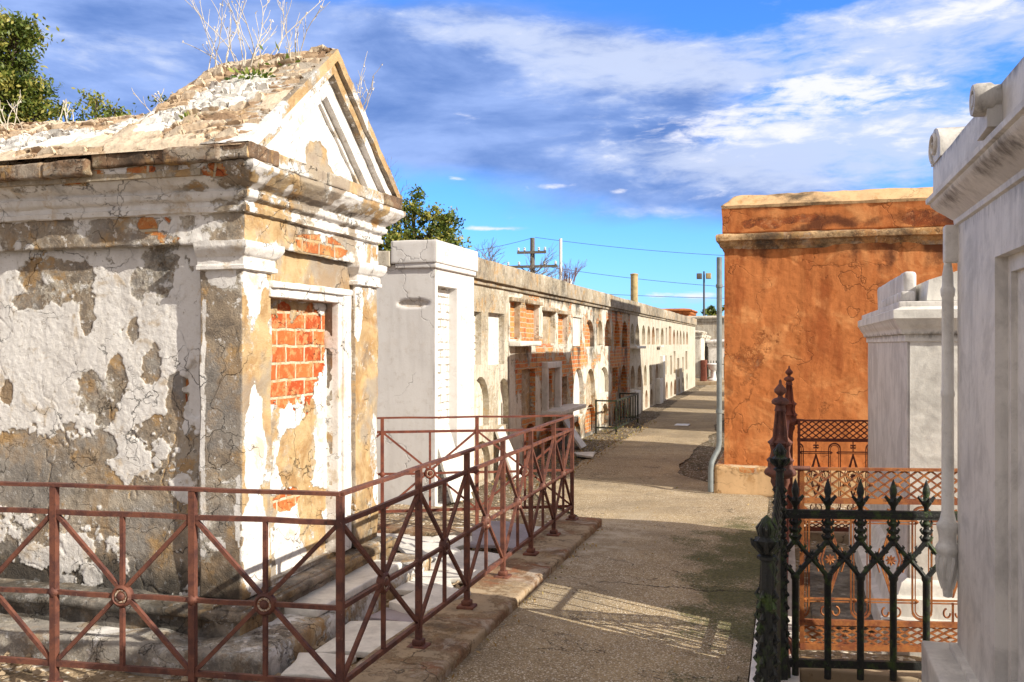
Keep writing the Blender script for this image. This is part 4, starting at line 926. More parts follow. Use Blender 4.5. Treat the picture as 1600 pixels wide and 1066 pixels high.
# ================================================================ ORANGE STUCCO TOMB
OX0, OX1, OY0, OY1 = -.667, 2.6, 10.62, 14.2
O = thing('stucco_tomb', 'tall block tomb of burnt orange stucco with a stained parapet, right of the path', 'tomb', (1, 12.4, 0))
def owall():
    xs = np.linspace(OX0, OX1, 260); zs = np.linspace(.28, 2.78, 220); A, B = np.meshgrid(xs, zs, indexing='ij')
    q = np.stack([A.ravel(), np.full(A.size, OY0), B.ravel()], 1); x, z = q[:, 0], q[:, 2]
    p = .80+(fbm(q, 2.2, 5, 301)-.5)*1.0; st = fbm(q*np.array([1, 1, .12]), 2.2, 5, 302)
    g = np.clip(.05+sm(.5, .75, st)*.75*sm(.6, 2.7, z)+.5*sm(2.4, 2.75, z), 0, 1)
    g = np.maximum(g, blobs(0*x, x, z, [(.98, 2.3, .07, .5, .55), (-.62, 1.5, .05, 1.2, .5), (.2, .35, .8, .12, .4)], q, 303, .5, .3))
    crack = np.abs(fbm(q, 1.0, 4, 304)-.5); q[:, 1] -= (fbm(q, 1.2, 3, 305, .5)-.5)*.05+(fbm(q, 14, 5, 306, .65)-.5)*.012-(1-sm(0, .004, crack))*.006
    m = MB(); m.grid(q.reshape(A.shape+(3,))); return m, np.stack([p, 0*p, g], 1)
m, c = owall(); m.build('front_wall', M['orange'], O, 180, ctl=c)
m = MB(); m.rbox(OX0+.002, OX1, OY0+.05, OY1, .2, 2.8, .12, .02, .012, 3, 310); m.build('wall', M['orange'], O, 40, ctl=wear(.9, 0, .3, .6, .9, .8, 1.5, 311))
m = MB(); m.rbox(OX0-.10, OX1+.1, OY0-.12, OY1, -.03, .31, .05, .03, .02, 3, 312); m.build('plinth', M['ochre'], O, 40, ctl=wear(.46, .5, .12, 1.8, 1.2, .9, 3, 313))
cor = [(0, 2.70), (.01, 2.73), (.04, 2.76), (.045, 2.79), (.085, 2.80), (.09, 2.85), (.075, 2.868), (.0, 2.885)]
lp = [(OX0, OY1), (OX0, OY0), (OX1, OY0), (OX1, OY1)]
m = MB(); m.sweep(cor, lp, False, .04, .02, .012, 4, 314); m.build('cornice', M['ochre'], O, 60, ctl=wear(.34, 0, .62, 1.2, .9, 1.2, 2.5, 315))
def oparc(V):
    n = fbm(V*np.array([.5, .5, 1]), 4, 5, 316, .6); z = V[:, 2]; lo = np.exp(-((z-2.97)/.11)**2)
    return np.stack([.95+(n-.5)*1.0-.75*lo*sm(.42, .55, fbm(V*np.array([.5, 1, 1]), 2.2, 4, 317))*1.2, 0*z, np.clip(.12+lo*.8*sm(.36, .5, fbm(V*np.array([.4, 1, 1]), 3, 4, 366))+(n-.5)*2.4+.35*sm(3.10, 3.16, z), 0, 1)], 1)
m = MB(); m.sweep([(-.01, 2.87), (.02, 2.89), (.025, 3.14), (.03, 3.16)], lp, False, .04, .015, .014, 4, 318); m.build('parapet', M['orange'], O, 60, ctl=oparc)
def ocap(V):
    n = fbm(V*np.array([.6, 1, 1]), 3, 5, 319, .6); return np.stack([1.0+(n-.5)*1.3, 0*n, np.clip((fbm(V*np.array([.5, 1, 1]), 3, 4, 320)-.5)*2.2+.2, 0, 1)], 1)
m = MB(); m.sweep([(.03, 3.16), (.04, 3.19), (-.10, 3.315), (-.18, 3.335), (-1.3, 3.37)], lp, False, .04, .03, .02, 3, 321); m.build('cap', M['ochre'], O, 60, ctl=ocap)
m = MB(); m.box(OX0+.1, OX1-.1, OY0+.1, OY1-.1, 2.75, 3.28); m.build('core', M['orange'], O, ctl=(.9, 0, .2))
# downpipe
D_ = thing('drainpipe', 'grey drainpipe running down the left corner of the orange tomb', 'pipe', (-.72, 10.55, 0))
m = MB(); x0, y0 = -.72, 10.585
pts = [(x0, y0, 2.62), (x0, y0, 1.4), (x0, y0, .56), (x0-.01, y0-.015, .48), (x0-.05, y0-.06, .40), (x0-.075, y0-.10, .34), (x0-.085, y0-.12, .26), (x0-.085, y0-.125, .02)]
m.tube(pts, .030, 12); m.build('pipe', M['pipe'], D_, 60)
for z in (.9, 2.3): m = MB(); m.lathe([(.030, z-.02), (.038, z-.018), (.038, z+.018), (.030, z+.02)], (x0, y0, 0), 12); m.build('bracket', M['pipe'], D_, 60)

# neighbours farther along the alley, hidden behind the orange tomb but shading the path
def blocktomb(x0, x1, y0, y1, h, mat, label, seed, name='block_tomb', ov=.1):
    t = thing(name, label, 'tomb', ((x0+x1)/2, (y0+y1)/2, 0))
    m = MB(); m.rbox(x0, x1, y0, y1, -.03, h, .15, .02, .015, 3, seed); m.build('wall', M[mat], t, 40, ctl=wear(.8, .2, .2, 1, .9, .8, 1.5, seed))
    lp = [(x0, y1), (x0, y0), (x1, y0), (x1, y1)]
    m = MB(); m.sweep([(0, h-.25), (ov*.4, h-.22), (ov*.5, h-.1), (ov, h-.06), (ov, h), (0, h+.05), (-.3, h+.08)], [(x1, y0), (x1, y1)][:0] or lp, False, .1, .04, .008, 4, seed+1); m.build('cornice', M[mat], t, 60, ctl=wear(.6, .2, .4, 1, .9, .8, 2, seed))
    m = MB(); m.rbox(x0-.08, x1+.08, y0-.08, y1+.08, -.03, .25, .12, .02, .01, 3, seed+2); m.build('plinth', M[mat], t, 40, ctl=(.4, .2, .4))
    return t
blocktomb(-.55, 2.4, 17.6, 21.4, 4.25, 'cement', 'tall cement tomb standing directly behind the orange tomb', 331)
blocktomb(-.45, 2.2, 23.5, 26.5, 2.9, 'whitewash', 'whitewashed tomb second behind the orange tomb', 335)
blocktomb(-.5, 2.2, 29.5, 31.8, 2.6, 'cement', 'low grey tomb third behind the orange tomb', 339)

# ================================================================ MARBLE TOMBS ON THE RIGHT
def mtomb(name, label, x0, x1, y0, y1, loc): return thing(name, label, 'tomb', loc)
A2 = thing('marble_tomb', 'small pale marble tomb with moulded cornice inside the rusty lattice railing', 'tomb', (1.2, 6.5, .1))
x0, x1, y0, y1 = .61, 2.0, 5.28, 7.75
m = MB(); m.rbox(x0, x1, y0+.012, y1, .3, 1.74, .05, .008, .003, 3, 341); m.build('wall', M['marble'], A2, 40, ctl=lambda V: np.stack([0*V[:, 0], 0*V[:, 0], .15+.25*sm(.7, .2, V[:, 2])], 1))
def rough_front():
    xs = np.linspace(x0+.012, x1-.06, 140); zs = np.linspace(.36, 1.70, 140); A, B = np.meshgrid(xs, zs, indexing='ij'); q = np.stack([A.ravel(), np.full(A.size, y0+.006), B.ravel()], 1)
    q[:, 1] -= .008+np.abs(fbm(q*np.array([1, 1, 1.6]), 5, 5, 343, .6)-.5)*.014; m = MB(); m.grid(q.reshape(A.shape+(3,))); return m
rough_front().build('front_panel', M['marblew'], A2, 180, ctl=(0, 0, .05))
lp2 = [(x0, y1), (x0, y0), (x1, y0), (x1, y1)]
m = MB(); m.sweep([(0, 1.66), (.012, 1.665), (.012, 1.70), (.03, 1.705), (.036, 1.73), (.055, 1.755), (.065, 1.775), (.075, 1.785), (.075, 1.83), (0, 1.86)], lp2, False, .05, .01, .002, 8, 344)
m.build('cornice', M['marblew'], A2, 40, ctl=lambda V: np.stack([0*V[:, 0], 0*V[:, 0], .1+.55*np.exp(-((V[:, 2]-1.70)/.03)**2)], 1))
m = MB(); m.rbox(x0-.045, x1, y0-.03, y1, 1.832, 1.875, .06, .006, .002, 8, 345)
m.rbox(x0+.02, x0+.09, y0+.35, y0+1.9, 1.88, 2.06, .05, .02, .006, 8, 346)
for k in range(6): m.rbox(x0-.02, x0+.05, y0+.10+k*.19, y0+.26+k*.19, 1.88, 1.935, .05, .01, .004, 8, 350+k)
m.build('parapet', M['marble'], A2, 40, ctl=(0, 0, .4))
m = MB(); m.prism([(x0+.1, 1.88), (x1, 1.88), (x1, 2.02), (x0+.75, 2.05), (x0+.25, 2.035), (x0+.11, 1.99)], lambda u, v, w: (u, y0+.04+w, v), 0, 2.2); m.build('roof_slab', M['marblew'], A2, 30, ctl=(0, 0, .3))
m = MB(); m.sweep([(0, .42), (.03, .40), (.05, .34), (.09, .33), (.10, .24), (.14, .23), (.14, .0)], lp2, False, .05, .015, .003, 6, 356); m.build('plinth', M['marblew'], A2, 40, ctl=(0, 0, .3))

A3 = thing('marble_tomb', 'tall grey-white marble tomb with panelled side, heavy cornice and corner colonnette at the right edge', 'tomb', (1.4, 3.1, .1))
x0, x1, y0, y1 = .70, 1.42, 1.9, 4.34
# the long side facing the path, with recessed frame
fr_y1, fr_y0, fr_z0, fr_z1 = 3.60, 2.2, .44, 1.955
m = MB(); holed(m, -y1, -y0, .30, 2.17, [rect(-fr_y1, -fr_y0, fr_z0, fr_z1)], lambda u, v, w: (x0+w, -u, v), .04, .05)
sc = lambda V: np.stack([0*V[:, 0], 0*V[:, 0], .12+.5*np.exp(-((V[:, 2]-2.15)/.05)**2)+.25*sm(.7, .3, V[:, 2])], 1)
m.build('side_wall', M['marble'], A3, 30, ctl=sc)
a = .055; m = MB(); holed(m, -fr_y1, -fr_y0, fr_z0, fr_z1, [rect(-fr_y1+a, -fr_y0-a, fr_z0+a, fr_z1-a)], lambda u, v, w: (x0+.04+w, -u, v), .02, .05); m.build('panel_frame', M['marble'], A3, 30, ctl=sc)
m = MB(); m.prism(rect(fr_y0+a-.01, fr_y1-a+.01, fr_z0+a-.01, fr_z1-a+.01), lambda u, v, w: (x0+.059+w, u, v), 0, .02); m.build('panel', M['marble'], A3, 30, ctl=(0, 0, .2))
m = MB(); m.box(x0+.083, x1, y0, y1-.002, .1, 2.2); m.rbox(x0+.004, x1, y1-.05, y1+.003, .3, 2.17, .1, .004, .0); m.build('core', M['marble'], A3, ctl=(0, 0, .2))
lp3 = [(x1, y1), (x0, y1), (x0, y0), (x1, y0)]
m = MB(); m.sweep([(0, 2.155), (.012, 2.16), (.014, 2.18), (.026, 2.19), (.042, 2.205), (.070, 2.228), (.092, 2.25), (.096, 2.262), (.110, 2.266), (.112, 2.285), (.098, 2.29), (.098, 2.30), (.0, 2.31)], lp3[::-1][::-1], False, .03, .008, .0015, 8, 361)
m.build('cornice', M['marble'], A3, 40, ctl=lambda V: np.stack([0*V[:, 0], 0*V[:, 0], np.clip(.12+.45*np.exp(-((V[:, 2]-2.235)/.04)**2)*(fbm(V*np.array([1, 1, .2]), 3, 3, 9)*1.8), 0, 1)], 1))
m = MB(); m.rbox(x0-.085, x1, y0, y1+.085, 2.296, 2.435, .05, .008, .002, 6, 362); m.build('parapet', M['marble'], A3, 40, ctl=lambda V: np.stack([0*V[:, 0], 0*V[:, 0], .26+.4*sm(2.38, 2.435, V[:, 2])], 1))
# scroll acroteria
def scroll(cy, cz, r, xa, xb, nm):
    m = MB(); m.lathe([(.001, xa), (r*.35, xa+.0), (r*.38, xa+.008), (r*.55, xa+.008), (r*.6, xa), (r*.92, xa), (r, xa+.01), (r, xa+.05), (r*.86, xa+.06), (r*.84, xb)], (0, cy, cz), 24, 'x'); m.build(nm, M['marble'], A3, 40, ctl=(0, 0, .5))
def acro():
    # upright end ornament on the far corner, curled top; outline in (y,z), extruded in x
    pts = []; cy = y1+.10; 
    out = [(cy, 2.43), (cy+.012, 2.48), (cy+.0, 2.52), (cy-.03, 2.555), (cy-.08, 2.575), (cy-.14, 2.57), (cy-.20, 2.55), (cy-.24, 2.51), (cy-.26, 2.43)]
    m = MB(); n = 12; m.prism(out[::-1], lambda u, v, w: (x0-.09+w, u, v), 0, .34); m.build('acroterion', M['marble'], A3, 50, ctl=(0, 0, .5))
    m = MB()
    pts = [(x0-.095, cy-.10+.085*cos(t)*(1-t/9.5), 2.50+.06*sin(t)*(1-t/9.5)) for t in np.linspace(-1.2, 8, 40)]
    m.tube(pts, .008, 6); m.build('scroll_relief', M['marble'], A3, 60, ctl=(0, 0, .2))
acro(); scroll(3.10, 2.335+.055, .05, x0-.16, x0+.1, 'scroll')
m = MB(); m.prism([(3.06, 2.30), (3.22, 2.29), (3.17, 2.36), (3.15, 2.43), (3.07, 2.42)][::-1], lambda u, v, w: (x0-.125+w, u, v), 0, .2); m.build('scroll_tail', M['marble'], A3, 40, ctl=(0, 0, .3))
m = MB(); m.rbox(x0-.13, x1, y0, y1+.10, .0, .345, .05, .01, .003, 5, 363); m.rbox(x0-.03, x1, y0, y1+.02, .34, .37, .05, .005, .002, 5, 364); m.build('plinth', M['marblew'], A3, 40, ctl=(0, 0, .15))
# corner colonnette hanging from above, urn-shaped foot
ccx, ccy = x0-.035, y1+.02
prof = [(.004, .56), (.018, .565), (.022, .60), (.030, .63), (.040, .68), (.044, .72), (.040, .745), (.047, .755), (.050, .775), (.042, .79), (.036, .80), (.037, .83), (.044, .86), (.046, .875), (.034, .89), (.031, .93), (.030, 1.42), (.033, 1.425), (.035, 1.44), (.030, 1.455), (.029, 1.85), (.034, 1.86), (.036, 1.885), (.028, 1.90), (.027, 1.95), (.018, 2.0), (.013, 2.03), (.001, 2.04)]
prof = [(r_ if z_ < .9 else r_*.82, z_) for r_, z_ in prof]; m = MB(); m.lathe(prof, (ccx, ccy, 0), 24); m.build('colonnette', M['marblew'], A3, 50, ctl=(0, 0, .1))
m = MB()
for k in range(8):
    t = k*pi/4; m.tube([(ccx+r*cos(t+h*3), ccy+r*sin(t+h*3), .60+h) for h, r in ((0, .02), (.04, .033), (.08, .043), (.12, .046), (.14, .040))], .007, 5)
m.build('leaf_carving', M['marblew'], A3, 60, ctl=(0, 0, .15))
m = MB(); m.rbox(x0-.05, x0+.02, y1-.01, y1+.055, 2.0, 2.16, .05, .008, .002); m.build('corner_block', M['marble'], A3, 40, ctl=(0, 0, .2))

# ================================================================ BLACK SPEARHEAD RAILING
Bk = thing('spearhead_railing', 'black cast iron railing with spearheads and pointed arches, mossy, at the front right', 'railing', (0, 4.5, .1))
pA, pB = Vector((-.005, 4.50)), Vector((.75, 4.66)); dB = (pB-pA).normalized(); nB = Vector((dB.y, -dB.x))
def bp(s, z, o=0): return (pA.x+dB.x*s+nB.x*o, pA.y+dB.y*s+nB.y*o, z)
m = MB(); m.bar(bp(.0, .862), bp(.78, .862), .026, .040); m.build('rail', M['black'], Bk)
m = MB(); m.bar(bp(.0, .862), bp(.78, .862), .034, .012); m.build('rail_moulding', M['black'], Bk)
m = MB(); m.bar(bp(.0, .17), bp(.78, .17), .026, .036); m.build('rail', M['black'], Bk)
def finial(m, s, z0, k=1.0):
    x, y, _ = bp(s, 0)
    m.lathe([(.009, z0), (.012, z0+.02*k), (.022, z0+.034*k), (.026, z0+.046*k), (.014, z0+.056*k), (.011, z0+.064*k), (.017, z0+.085*k), (.016, z0+.10*k), (.009, z0+.125*k), (.001, z0+.148*k)], (x, y, 0), 8)
    for a in (-1, 1):
        m.tube([bp(s, z0+.035*k), bp(s+a*.022, z0+.05*k), bp(s+a*.036, z0+.068*k), bp(s+a*.040, z0+.060*k)], [.009, .010, .007, .003], 6)
        m.tube([bp(s, z0+.035*k, 0), bp(s, z0+.05*k, a*.022), bp(s, z0+.068*k, a*.034)], [.008, .008, .003], 6)
sp = .1475
S0 = [.045+sp*k for k in range(5)]
for i, s in enumerate(S0):
    x, y, _ = bp(s, 0); m = MB()
    m.lathe([(.016, .10), (.016, .555), (.021, .565), (.021, .58), (.013, .585), (.008, .59)], (x, y, 0), 10)
    m.lathe([(.012, .72), (.013, .84), (.013, .885)], (x, y, 0), 10)
    for z in (.825, .79, .757):
        for a in (-1, 1): m.tube([bp(s, z-.012), bp(s+a*.016, z-.008), bp(s+a*.026, z+.006), bp(s+a*.020, z+.014)], [.010, .009, .006, .003], 6)
        m.lathe([(.013, z-.012), (.019, z), (.013, z+.010)], (x, y, 0), 8)
    m.build('picket', M['black'], Bk, 50); m = MB(); finial(m, s, .88); m.build('spearhead', M['black'], Bk, 50)
m = MB()
for i in range(-1, 5):
    sa = .045+sp*i; sb = sa+sp
    for u, v in ((sa, sb), (sb, sa)):
        if (i == -1 and u == sa): pts = [(.5, .0)]; 
        P0 = [bp(u+(v-u)*t, .745-.175*t-.004*sin(pi*t*2)) for t in np.linspace(0, 1, 12)]
        if i == -1: P0 = [q for q in P0 if (Vector(q[:2])-pA).dot(dB) > -.02]
        if len(P0) > 2: m.tube(P0, .012, 6)
        for t in (.25, .42, .62, .8):
            s_, z_ = u+(v-u)*t, .745-.175*t; sg = 1 if v > u else -1
            if s_ < .0: continue
            m.tube([bp(s_, z_), bp(s_+sg*.010, z_+.014), bp(s_+sg*.004, z_+.022)], [.008, .007, .002], 5)
            if t < .5: m.tube([bp(s_, z_), bp(s_-sg*.012, z_-.012), bp(s_-sg*.006, z_-.018)], [.008, .006, .002], 5)
m.build('pointed_arches', M['black'], Bk, 50)
def newel(x, y, z0, top, k, mat, parent, seed):
    """square-ish tapering cast newel with crockets and a bud"""
    h = top-z0; m = MB()
    m.lathe([(.052*k, z0), (.052*k, z0+.06), (.044*k, z0+.08), (.034*k, z0+h*.45), (.026*k, z0+h*.72), (.019*k, top-.155*k), (.030*k, top-.150*k), (.030*k, top-.140*k), (.018*k, top-.132*k), (.019*k, top-.12*k), (.038*k, top-.095*k), (.040*k, top-.085*k), (.026*k, top-.072*k), (.024*k, top-.06*k), (.026*k, top-.04*k), (.017*k, top-.016*k), (.001, top)], (x, y, 0), 16, ribs=8, rib=.10)
    for j in range(26):
        z = z0+.12+(h-.32)*j/26; r = .046*k-(.026*k)*(z-z0)/h
        for a in range(4):
            t = a*pi/2+pi/4+(j % 2)*.4; m.tube([(x+r*.8*cos(t), y+r*.8*sin(t), z), (x+(r+.010)*cos(t), y+(r+.010)*sin(t), z+.012), (x+(r+.002)*cos(t), y+(r+.002)*sin(t), z+.028)], [.009, .007, .002], 5)
    for a in range(8):
        t = a*pi/4; m.tube([(x+.02*k*cos(t), y+.02*k*sin(t), top-.125*k), (x+.045*k*cos(t), y+.045*k*sin(t), top-.10*k), (x+.052*k*cos(t), y+.052*k*sin(t), top-.082*k)], [.010*k, .009*k, .003], 5)
        m.tube([(x+.022*k*cos(t), y+.022*k*sin(t), top-.07*k), (x+.03*k*cos(t), y+.03*k*sin(t), top-.045*k), (x+.015*k*cos(t), y+.015*k*sin(t), top-.02*k)], [.008*k, .008*k, .003], 5)
    m.build('newel_post', M[mat], parent, 50)
newel(-.052, 2.62, .1, 1.185, .8, 'black', Bk, 1)
newel(-.03, 4.46, .1, 1.195, .85, 'black', Bk, 2)
# side run along the path, between the newels
def sidebp(s, z): return (-.048+.012*s/1.8, 2.66+s, z)
for z, h in ((.862, .036), (.17, .03)): m = MB(); m.bar(sidebp(0, z), sidebp(1.76, z), .026, h); m.build('rail', M['black'], Bk)
for i in range(11):
    s = .14+i*.148; x, y, _ = sidebp(s, 0); m = MB(); m.lathe([(.012, .10), (.012, .90), (.024, .925), (.012, .94), (.015, .965), (.001, 1.02)], (x, y, 0), 8); m.build('picket', M['black'], Bk, 50)

# ================================================================ RUSTY LATTICE RAILING
Ru = thing('lattice_railing', 'ornate rust red railing with lattice bands and obelisk posts behind the black spearhead railing', 'railing', (.5, 6.4, .1))
def panel_run(A, B, mat, n_per=3, side=False):
    A, B = Vector(A), Vector(B); L = (B-A).length; d = (B-A)/L; P = lambda s, z: (A.x+d.x*s, A.y+d.y*s, z)
    for z, w, h in ((1.03, .026, .014), (.872, .022, .026), (.268, .022, .026), (.148, .026, .030)):
        m = MB(); m.bar(P(0, z), P(L, z), w, h); m.build('rail', M[mat], Ru)
    m = MB(); m.bar(P(.012, .13), P(.012, 1.03), .022); m.build('stile', M[mat], Ru)
    m = MB(); m.bar(P(L-.012, .13), P(L-.012, 1.03), .022); m.build('stile', M[mat], Ru)
    for z0, z1 in ((.885, 1.024), (.162, .256)):
        m = MB(); st = .138; k = -1; hh = z1-z0
        n = int(L/st)+1; st = L/n
        for k in range(-1, n+1):
            for s0, s1 in ((k*st, (k+1.5)*st), ((k+.5)*st, (k+2)*st), ((k+1.5)*st, k*st), ((k+2)*st, (k+.5)*st)):
                a, b = (s0, z0), (s1, z1)
                # clip to 0..L
                def cl(p, q):
                    pts = [p, q]; out = []
                    for p_, q_ in ((p, q), (q, p)):
                        s_, z_ = p_
                        if s_ < 0: t = (0-s_)/(q_[0]-s_); s_, z_ = 0, z_+(q_[1]-z_)*t
                        if s_ > L: t = (L-s_)/(q_[0]-s_); s_, z_ = L, z_+(q_[1]-z_)*t
                        out.append((s_, z_))
                    return out
                if max(s0, s1) <= 0.01 or min(s0, s1) >= L-.01: continue
                a, b = cl(a, b); m.bar(P(*a), P(*b), .009, .009)
            if 0 < (k+.75)*st < L: m.lathe([(.001, z0+hh/2-.010), (.012, z0+hh/2-.004), (.012, z0+hh/2+.004), (.001, z0+hh/2+.010)], (A.x+d.x*(k+.75)*st, A.y+d.y*(k+.75)*st, 0), 6)
        m.build('lattice_band', M[mat], Ru, 40)
    per = L/round(L/.275); n = round(L/per)
    for i in range(n+1):
        c = i*per; hwid = .046; m = MB(); pts = []
        for off in (0, .014):
            w = hwid-off; zt, zb = .845, .29
            pts = [(c+w*cos(t), zt-hwid+w*sin(t)) for t in np.linspace(0, pi, 11)]+[(c+w*cos(t), zb+hwid+w*sin(t)) for t in np.linspace(pi, 2*pi, 11)]
            seg = pts+[pts[0]]
            for a, b in zip(seg, seg[1:]):
                if min(a[0], b[0]) < 0 or max(a[0], b[0]) > L: continue
                m.bar(P(*a), P(*b), .0085 if off == 0 else .005, .012 if off == 0 else .006)
        if m.n: m.build('loop', M[mat], Ru, 40)
    for i in range(n):
        c = (i+.5)*per; wd = per/2-.055; m = MB()
        for z in (.776, .385):
            m.bar(P(c-wd-.03, z), P(c+wd+.03, z), .009); m.bar(P(c-wd-.03, z-.014), P(c+wd+.03, z-.014), .006)
            for a in (-1, 1): m.lathe([(.001, z-.016), (.010, z-.009), (.010, z-.003), (.001, z+.004)], (*P(c+a*(wd+.03), 0)[:2], 0), 6)
        for k in (1, .72):
            w2 = .055*k; q = [(c, .758-(1-k)*.05), (c+w2, .58), (c, .402+(1-k)*.05), (c-w2, .58), (c, .758-(1-k)*.05)]
            for a, b in zip(q, q[1:]): m.bar(P(*a), P(*b), .0075)
        q = [(c-.075, .62), (c-.03, .66)]
        for a in (-1, 1):
            m.tube([P(c+a*.055, .640), P(c+a*.074, .58), P(c+a*.055, .52)], .004, 5)
        m.build('diamond', M[mat], Ru, 40)
        m = MB()
        for a in range(8):
            t = a*pi/4; m.tube([P(c, .58), P(c+.012*cos(t), .58+.012*sin(t)), P(c+.026*cos(t), .58+.026*sin(t))], [.004, .008, .003], 5)
        m.build('flower', M[mat], Ru, 40)
        m = MB(); m.bar(P(c, .376), P(c, .275), .010)
        for a in (-1, 1): m.tube([P(c+a*(.012+.018*(1-cos(t))*.9), .325-.022*sin(t)) for t in np.linspace(0, 4.6, 12)], .005, 5)
        m.bar(P(c, .776), P(c, .865), .009)
        for a in (-1, 1):
            m.tube([P(c, .825), P(c+a*.016, .832), P(c+a*.022, .822)], [.006, .007, .003], 5)
            m.tube([P(c, .815), P(c+a*.016, .806), P(c+a*.022, .816)], [.006, .007, .003], 5)
        m.build('scrollwork', M[mat], Ru, 40)
panel_run((.062, 4.84), (.93, 5.03), 'rustgold')
panel_run((.085, 7.90), (.66, 8.02), 'rustdark')
def obelisk(x, y, mat, k=1.0):
    m = MB(); m.lathe([(.045, .10), (.045, .16), (.030, .19), (.026, .25), (.026, .90), (.032, .94), (.042, .965), (.040, .985), (.066*k, 1.0), (.070*k, 1.012), (.064*k, 1.028), (.055*k, 1.035), (.052*k, 1.06), (.060*k, 1.075), (.046*k, 1.09), (.040*k, 1.12), (.046*k, 1.15), (.056*k, 1.163), (.040*k, 1.178), (.033*k, 1.19), (.022*k, 1.315), (.026*k, 1.32), (.022*k, 1.335), (.020, 1.345), (.036*k, 1.355), (.038*k, 1.368), (.028, 1.38), (.012, 1.386), (.010, 1.395), (.026, 1.412), (.027, 1.425), (.016, 1.440), (.007, 1.452), (.006, 1.468), (.001, 1.476)], (x, y, 0), 16, ribs=4, rib=.12)
    m.build('obelisk_post', M[mat], Ru, 45); m = MB()
    for a in range(4):
        t = a*pi/2+pi/4; m.tube([(x+.052*cos(t), y+.052*sin(t), 1.08), (x+.046*cos(t), y+.046*sin(t), 1.15), (x+.026*cos(t), y+.026*sin(t), 1.32)], [.009, .008, .005], 6)
        m.lathe([(.001, 1.145), (.012, 1.152), (.012, 1.162), (.001, 1.172)], (x+.052*cos(t), y+.052*sin(t), 0), 6)
        m.lathe([(.001, 1.055), (.013, 1.062), (.013, 1.074), (.001, 1.084)], (x+.060*cos(t), y+.060*sin(t), 0), 6)
    m.build('corner_rib', M[mat], Ru, 45)
    m = MB(); 
    for a in range(8):
        t = a*pi/4+.2; m.tube([(x+.03*cos(t), y+.03*sin(t), .20), (x+.06*cos(t), y+.06*sin(t), .17), (x+.068*cos(t), y+.068*sin(t), .12)], [.012, .012, .005], 5)
    m.build('foot', M[mat], Ru, 45)
obelisk(-.03, 4.80, 'rust'); obelisk(.02, 7.93, 'rustdark', 1.0)
m = MB(); m.tube([(-.02, 4.81, 1.035), (.11, 4.845, 1.032)], .012, 8); m.tube([(.02, 7.93, 1.06), (.05, 7.92, 1.02), (.09, 7.91, 1.035), (.14, 7.92, 1.03)], .010, 6); m.build('tie_rod', M['rust'], Ru, 50)
# side run along the path
def sd(s, z): return (-.02+.035*s/3.1, 4.88+s, z)
for z, w, h in ((1.03, .022, .014), (.872, .02, .024), (.268, .02, .024), (.148, .024, .028)): m = MB(); m.bar(sd(0, z), sd(2.98, z), w, h); m.build('rail', M['rustdark'], Ru)
for i in range(20):
    s = .1+i*.145; m = MB(); m.bar(sd(s, .15), sd(s, 1.02), .012); m.build('baluster', M['rustdark'], Ru)
# flat ledger slab between tomb and railing
m = MB(); m.rbox(.14, .55, 5.5, 7.4, .05, .10, .06, .012, .006, 5, 371); tag(m.build('ledger_stone', M['cement'], None, 40, ctl=(.1, 0, .75)), 'flat darkened ledger slab on the ground inside the rusty lattice railing', 'gravestone')

# ================================================================ FAR END OF THE ALLEY
blocktomb(-3.98, -3.36, 38.7, 40.4, 2.15, 'peelfine', 'tall narrow peeling tomb just past the far end of the vaults', 401, 'far_tomb')
blocktomb(-3.95, -3.42, 41.2, 43.5, 2.0, 'peelfine', 'brownish tomb leaning beside the white tomb at the alley end', 405, 'far_tomb')
blocktomb(-3.22, -1.6, 40.6, 43, 1.78, 'whitewash', 'white stained tomb closing the far end of the path', 409, 'far_tomb', .12)
blocktomb(-5.0, 4, 45.5, 48, 2.95, 'cement', 'long grey brown wall tomb rising behind the white tomb at the alley end', 413, 'far_tomb', .15)
blocktomb(-7.6, -4.85, 49.0, 52.0, 3.45, 'orange', 'flat orange roofed tomb peeking over the end of the vault wall', 417, 'far_tomb', .15)
x, y = -2.25, 40.6
m = MB(); m.rbox(-3.38, -3.16, 38.6, 39.2, 0, 1.0, .2, .02, .02, 3, 421); t = m.build('headstone', M['rustdark'], None, 40); tag(t, 'dark red slab standing in front of the brownish far tomb', 'headstone')
m = MB(); m.rbox(-3.95, -.9, 38.4, 42.9, -.05, .14, .2, .02, .02, 3, 423); tag(m.build('kerb_far', M['kerb'], None, 40, ctl=(.9, 0, 0)), kind='structure')
fp = thing('plot_railing', 'tiny dark iron railing in front of the white tomb at the alley end', 'railing', (-2.8, 40.3, .1))
for k in range(9): m = MB(); m.bar((-3.2+k*.11, 40.3, .1), (-3.2+k*.11, 40.3, .95 if k < 4 else 1.12), .03); m.build('picket', M['black'], fp)
m = MB(); m.bar((-3.25, 40.3, .8), (-2.2, 40.3, .8), .03); m.build('rail', M['black'], fp)
ur = thing('stone_urn', 'white stone urn on a pedestal at the far end of the path', 'urn', (-2.9, 39.2, .1))
m = MB(); m.lathe([(.22, .1), (.22, .2), (.12, .24), (.09, .5), (.12, .54)], (-2.9, 39.2, 0), 12); m.build('pedestal', M['whitepole'], ur, 50)
m = MB(); m.lathe([(.08, .54), (.2, .62), (.25, .74), (.30, .82), (.26, .86), (.1, .84)], (-2.9, 39.2, 0), 14); m.build('bowl', M['whitepole'], ur, 50)

